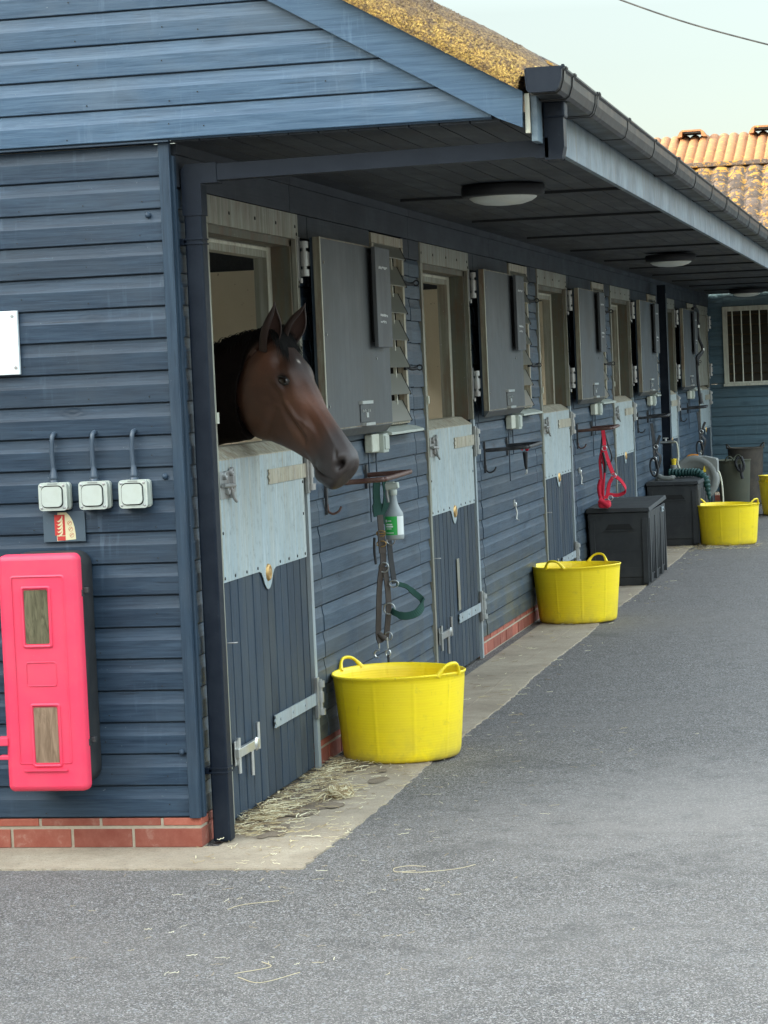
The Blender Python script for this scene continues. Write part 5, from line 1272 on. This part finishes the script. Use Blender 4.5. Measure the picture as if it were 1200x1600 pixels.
NHEAD = sum(NSUB[:14]); ridx = np.minimum(np.arange(len(PC))//NP, nr-1); c = mixin(c, dark*.22, np.clip((ridx-NHEAD+12)/10., 0, 1))  # neck behind the jaw painted near black for the shade there
c = mixin(c, np.array([.55, .52, .48]), 1.3*np.exp(-(((s_-.186)/.0065)**2+((l_-.010)/.0045)**2))*(z_ > -.02))
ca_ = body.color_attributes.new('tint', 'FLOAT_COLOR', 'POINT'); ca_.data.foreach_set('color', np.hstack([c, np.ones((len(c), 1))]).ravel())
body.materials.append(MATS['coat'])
bm = bmesh.new(); bm.from_mesh(body); bmesh.ops.recalc_face_normals(bm, faces=bm.faces); bm.to_mesh(body); bm.free()
horse = thing('horse', 'dark bay horse looking out over the first half door with ears pricked', 'horse', (-1.6, 1.4, 0))
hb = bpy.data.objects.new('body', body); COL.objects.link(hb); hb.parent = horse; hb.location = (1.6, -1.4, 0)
def hpart(mb, name, m): o = mb.build(name, m, horse); o.location = (1.6, -1.4, 0); return o
# eye
for sg in (1, -1):
    # surface half width near the eye
    i = np.argmin((LC[:, 0]-ES)**2+(LC[:, 1]-EZ)**2+1000*(np.sign(LC[:, 2]) != sg)); l0 = float(((V[i]-np.array(tuple(HZ)))@Mh.T)[2])
    NN = normals(V); n_ = Vector(NN[[k for k in np.argsort((LC[:, 0]-ES)**2+(LC[:, 1]-EZ)**2+1000*(np.sign(LC[:, 2]) != sg))[:24]]].mean(0)).normalized()
    n_ = (n_*.75+hs*sg*.25+hf*.05).normalized(); P0_ = Vector(V[i]); t1 = Vector((.93, -.3*sg, -.24)); t1 = (t1-n_*t1.dot(n_)).normalized(); t2 = n_.cross(t1); t2 = t2 if t2.dot(hd) > 0 else -t2
    c0 = P0_-n_*.0060; g = MB(); n1, n2 = 20, 28; vs = []
    for a in range(n1+1):
        for b_ in range(n2):
            th_, ph = math.pi*a/n1, 2*math.pi*b_/n2; vs.append(c0+t1*.029*math.sin(th_)*math.cos(ph)+t2*.021*math.sin(th_)*math.sin(ph)+n_*.0175*math.cos(th_))
    g.add(vs, [(a*n2+b_, a*n2+(b_+1) % n2, (a+1)*n2+(b_+1) % n2, (a+1)*n2+b_) for a in range(n1) for b_ in range(n2)], True); hpart(g, 'eye', 'eye')
    g, g2 = MB(), MB(); up_, lo_, br_ = [], [], []
    for k in range(17):
        u_ = -1+2*k/16; q = 1-u_*u_
        up_.append(P0_+t1*u_*.034+t2*(.0150*q-.003*u_)+n_*(.0085*q-.003)); lo_.append(P0_+t1*u_*.034+t2*(-.0125*q-.003*u_)+n_*(.0075*q-.003)); br_.append(P0_+t1*u_*.040+t2*(.0250*q-.003*u_)+n_*(.0030*q-.005))
    g.tube(up_, [.0012]+[.0042]*15+[.0012], 10); g2.tube(lo_, [.0012]+[.0034]*15+[.0012], 10); hpart(g, 'eyelid', 'eyelid'); hpart(g2, 'eyelid', 'eyelid')
    g = MB(); g.tube(br_, [.001]+[.0040]*15+[.001], 10); hpart(g, 'brow', 'ear_coat')
# ears
def ear(base_, tip, width, open_dir, sg):
    ax = (tip-base_); L = ax.length; ax.normalize(); od = (open_dir-ax*open_dir.dot(ax)).normalized(); sd_ = ax.cross(od)
    g, gi = MB(), MB(); n, m_ = 18, 22; vs, vi = [], []
    for i in range(n+1):
        t_ = i/n; wv = width*(math.sin(math.pi*min(1, t_*.80+.20))**.75)*(1-t_**5)*(1.0)+.0015; bend = od*.014*math.sin(t_*2.4)-sd_*sg*.010*t_*t_
        op = R(25+28*math.sin(math.pi*min(1, t_*1.1)))
        for k in range(m_+1):
            a = op+(2*math.pi-2*op)*k/m_; vs.append(base_+ax*L*t_+bend+od*math.cos(a)*wv*.80+sd_*math.sin(a)*wv)
            vi.append(base_+ax*(L*t_*.985)+bend+od*math.cos(a)*wv*.80*.86+sd_*math.sin(a)*wv*.86+od*.001)
    q = m_+1; fs = [(i*q+k, i*q+k+1, (i+1)*q+k+1, (i+1)*q+k) for i in range(n) for k in range(m_)]
    g.add(vs, fs, True); gi.add(vi, fs, True)
    # rolled rim joining outer and inner skin
    for e in (0, m_): rim = [(Vector(vs[i*q+e])+Vector(vi[i*q+e]))/2 for i in range(n+1)]; g.tube(rim, [.0024]*n+[.001], 8)
    ro = g; return ro, gi
eb1, et1 = H(.072, -.036, .050), H(-.030, .140, .075); eb2, et2 = H(.066, -.012, -.048), H(-.030, .132, -.080)
for bq, tq, sg in ((eb1, et1, 1), (eb2, et2, -1)):
    a, b_ = ear(bq, tq, .041, hd*.1+hf*.9+hs*(.12 if sg > 0 else .35), sg); e = hpart(a, 'ear', 'ear_coat'); i_ = b_.build('ear_lining', 'ear_inside', e)
# hair
def strand(mb, p, d, L, w_, rs, sag=.5, side=Vector((0, -1, 0))):
    pts = []; v = Vector(d).normalized(); q = Vector(p)
    for i in range(6): pts.append(q.copy()); q += v*L/5; v = (v+Vector((0, 0, -sag*.3))+Vector((rs.uniform(-.08, .08), rs.uniform(-.08, .08), 0))).normalized()
    wl = [w_, w_*1.1, w_, w_*.8, w_*.5, w_*.1]; mb.band(pts, v.cross(side)+Vector((.1, 0, 0)), wl, .0006)
g = MB(); rs = random.Random(5)
for i in range(420):
    s0 = rs.uniform(-.005, .055); l0 = rs.gauss(0, .020); st = H(s0, .030, l0); d = hf*1.0+hs*(rs.gauss(.10, .22))+hd*.12; 
    pts = []; q = st.copy(); v = d.normalized(); L = rs.uniform(.06, .15)
    for k in range(7): pts.append(q.copy()); q += v*L/6; v = (v+hf*.06-hd*.045+hs*rs.uniform(-.05, .05)).normalized()
    g.band(pts, hs, [.0022, .0024, .0022, .002, .0016, .001, .0003], .0008)
hpart(g, 'forelock', 'hair')
g = MB()
crest = [H(.0, .016), Vector((.03, 1.02, 1.812)), Vector((-.05, 1.04, 1.800)), Vector((-.16, 1.07, 1.770)), Vector((-.34, 1.12, 1.715)), Vector((-.60, 1.2, 1.65))]
cp = smooth_path(crest, 12)
for i in range(1500):
    k = rs.random()**1.4*(len(cp)-1.01); a = cp[int(k)].lerp(cp[int(k)+1], k % 1); p = a+Vector((0, rs.uniform(-.02, .02), rs.uniform(-.012, .006)))
    d = Vector((rs.uniform(-.35, .25), rs.choice((-1, -1, 1))*rs.uniform(.3, .8), rs.uniform(-.1, .35)))
    pts = []; q = p.copy(); v = d.normalized(); L = rs.uniform(.02, .085)
    for j in range(7): pts.append(q.copy()); q += v*L/6; v = (v+Vector((rs.uniform(-.1, .06), 0, -.38))).normalized()
    g.band(pts, (1, 0, 0), [.003, .0032, .003, .0026, .002, .0012, .0004], .0008)
hpart(g, 'mane', 'hair')
g = MB()
for i in range(14):
    st = H(.625+rs.uniform(-.03, .02), -.14+rs.uniform(-.01, .03), rs.uniform(-.02, .04)); g.tube([st, st+Vector((rs.uniform(-.01, .02), -.005, -rs.uniform(.01, .03)))], .0003, 4)
hpart(g, 'whiskers', 'hair')
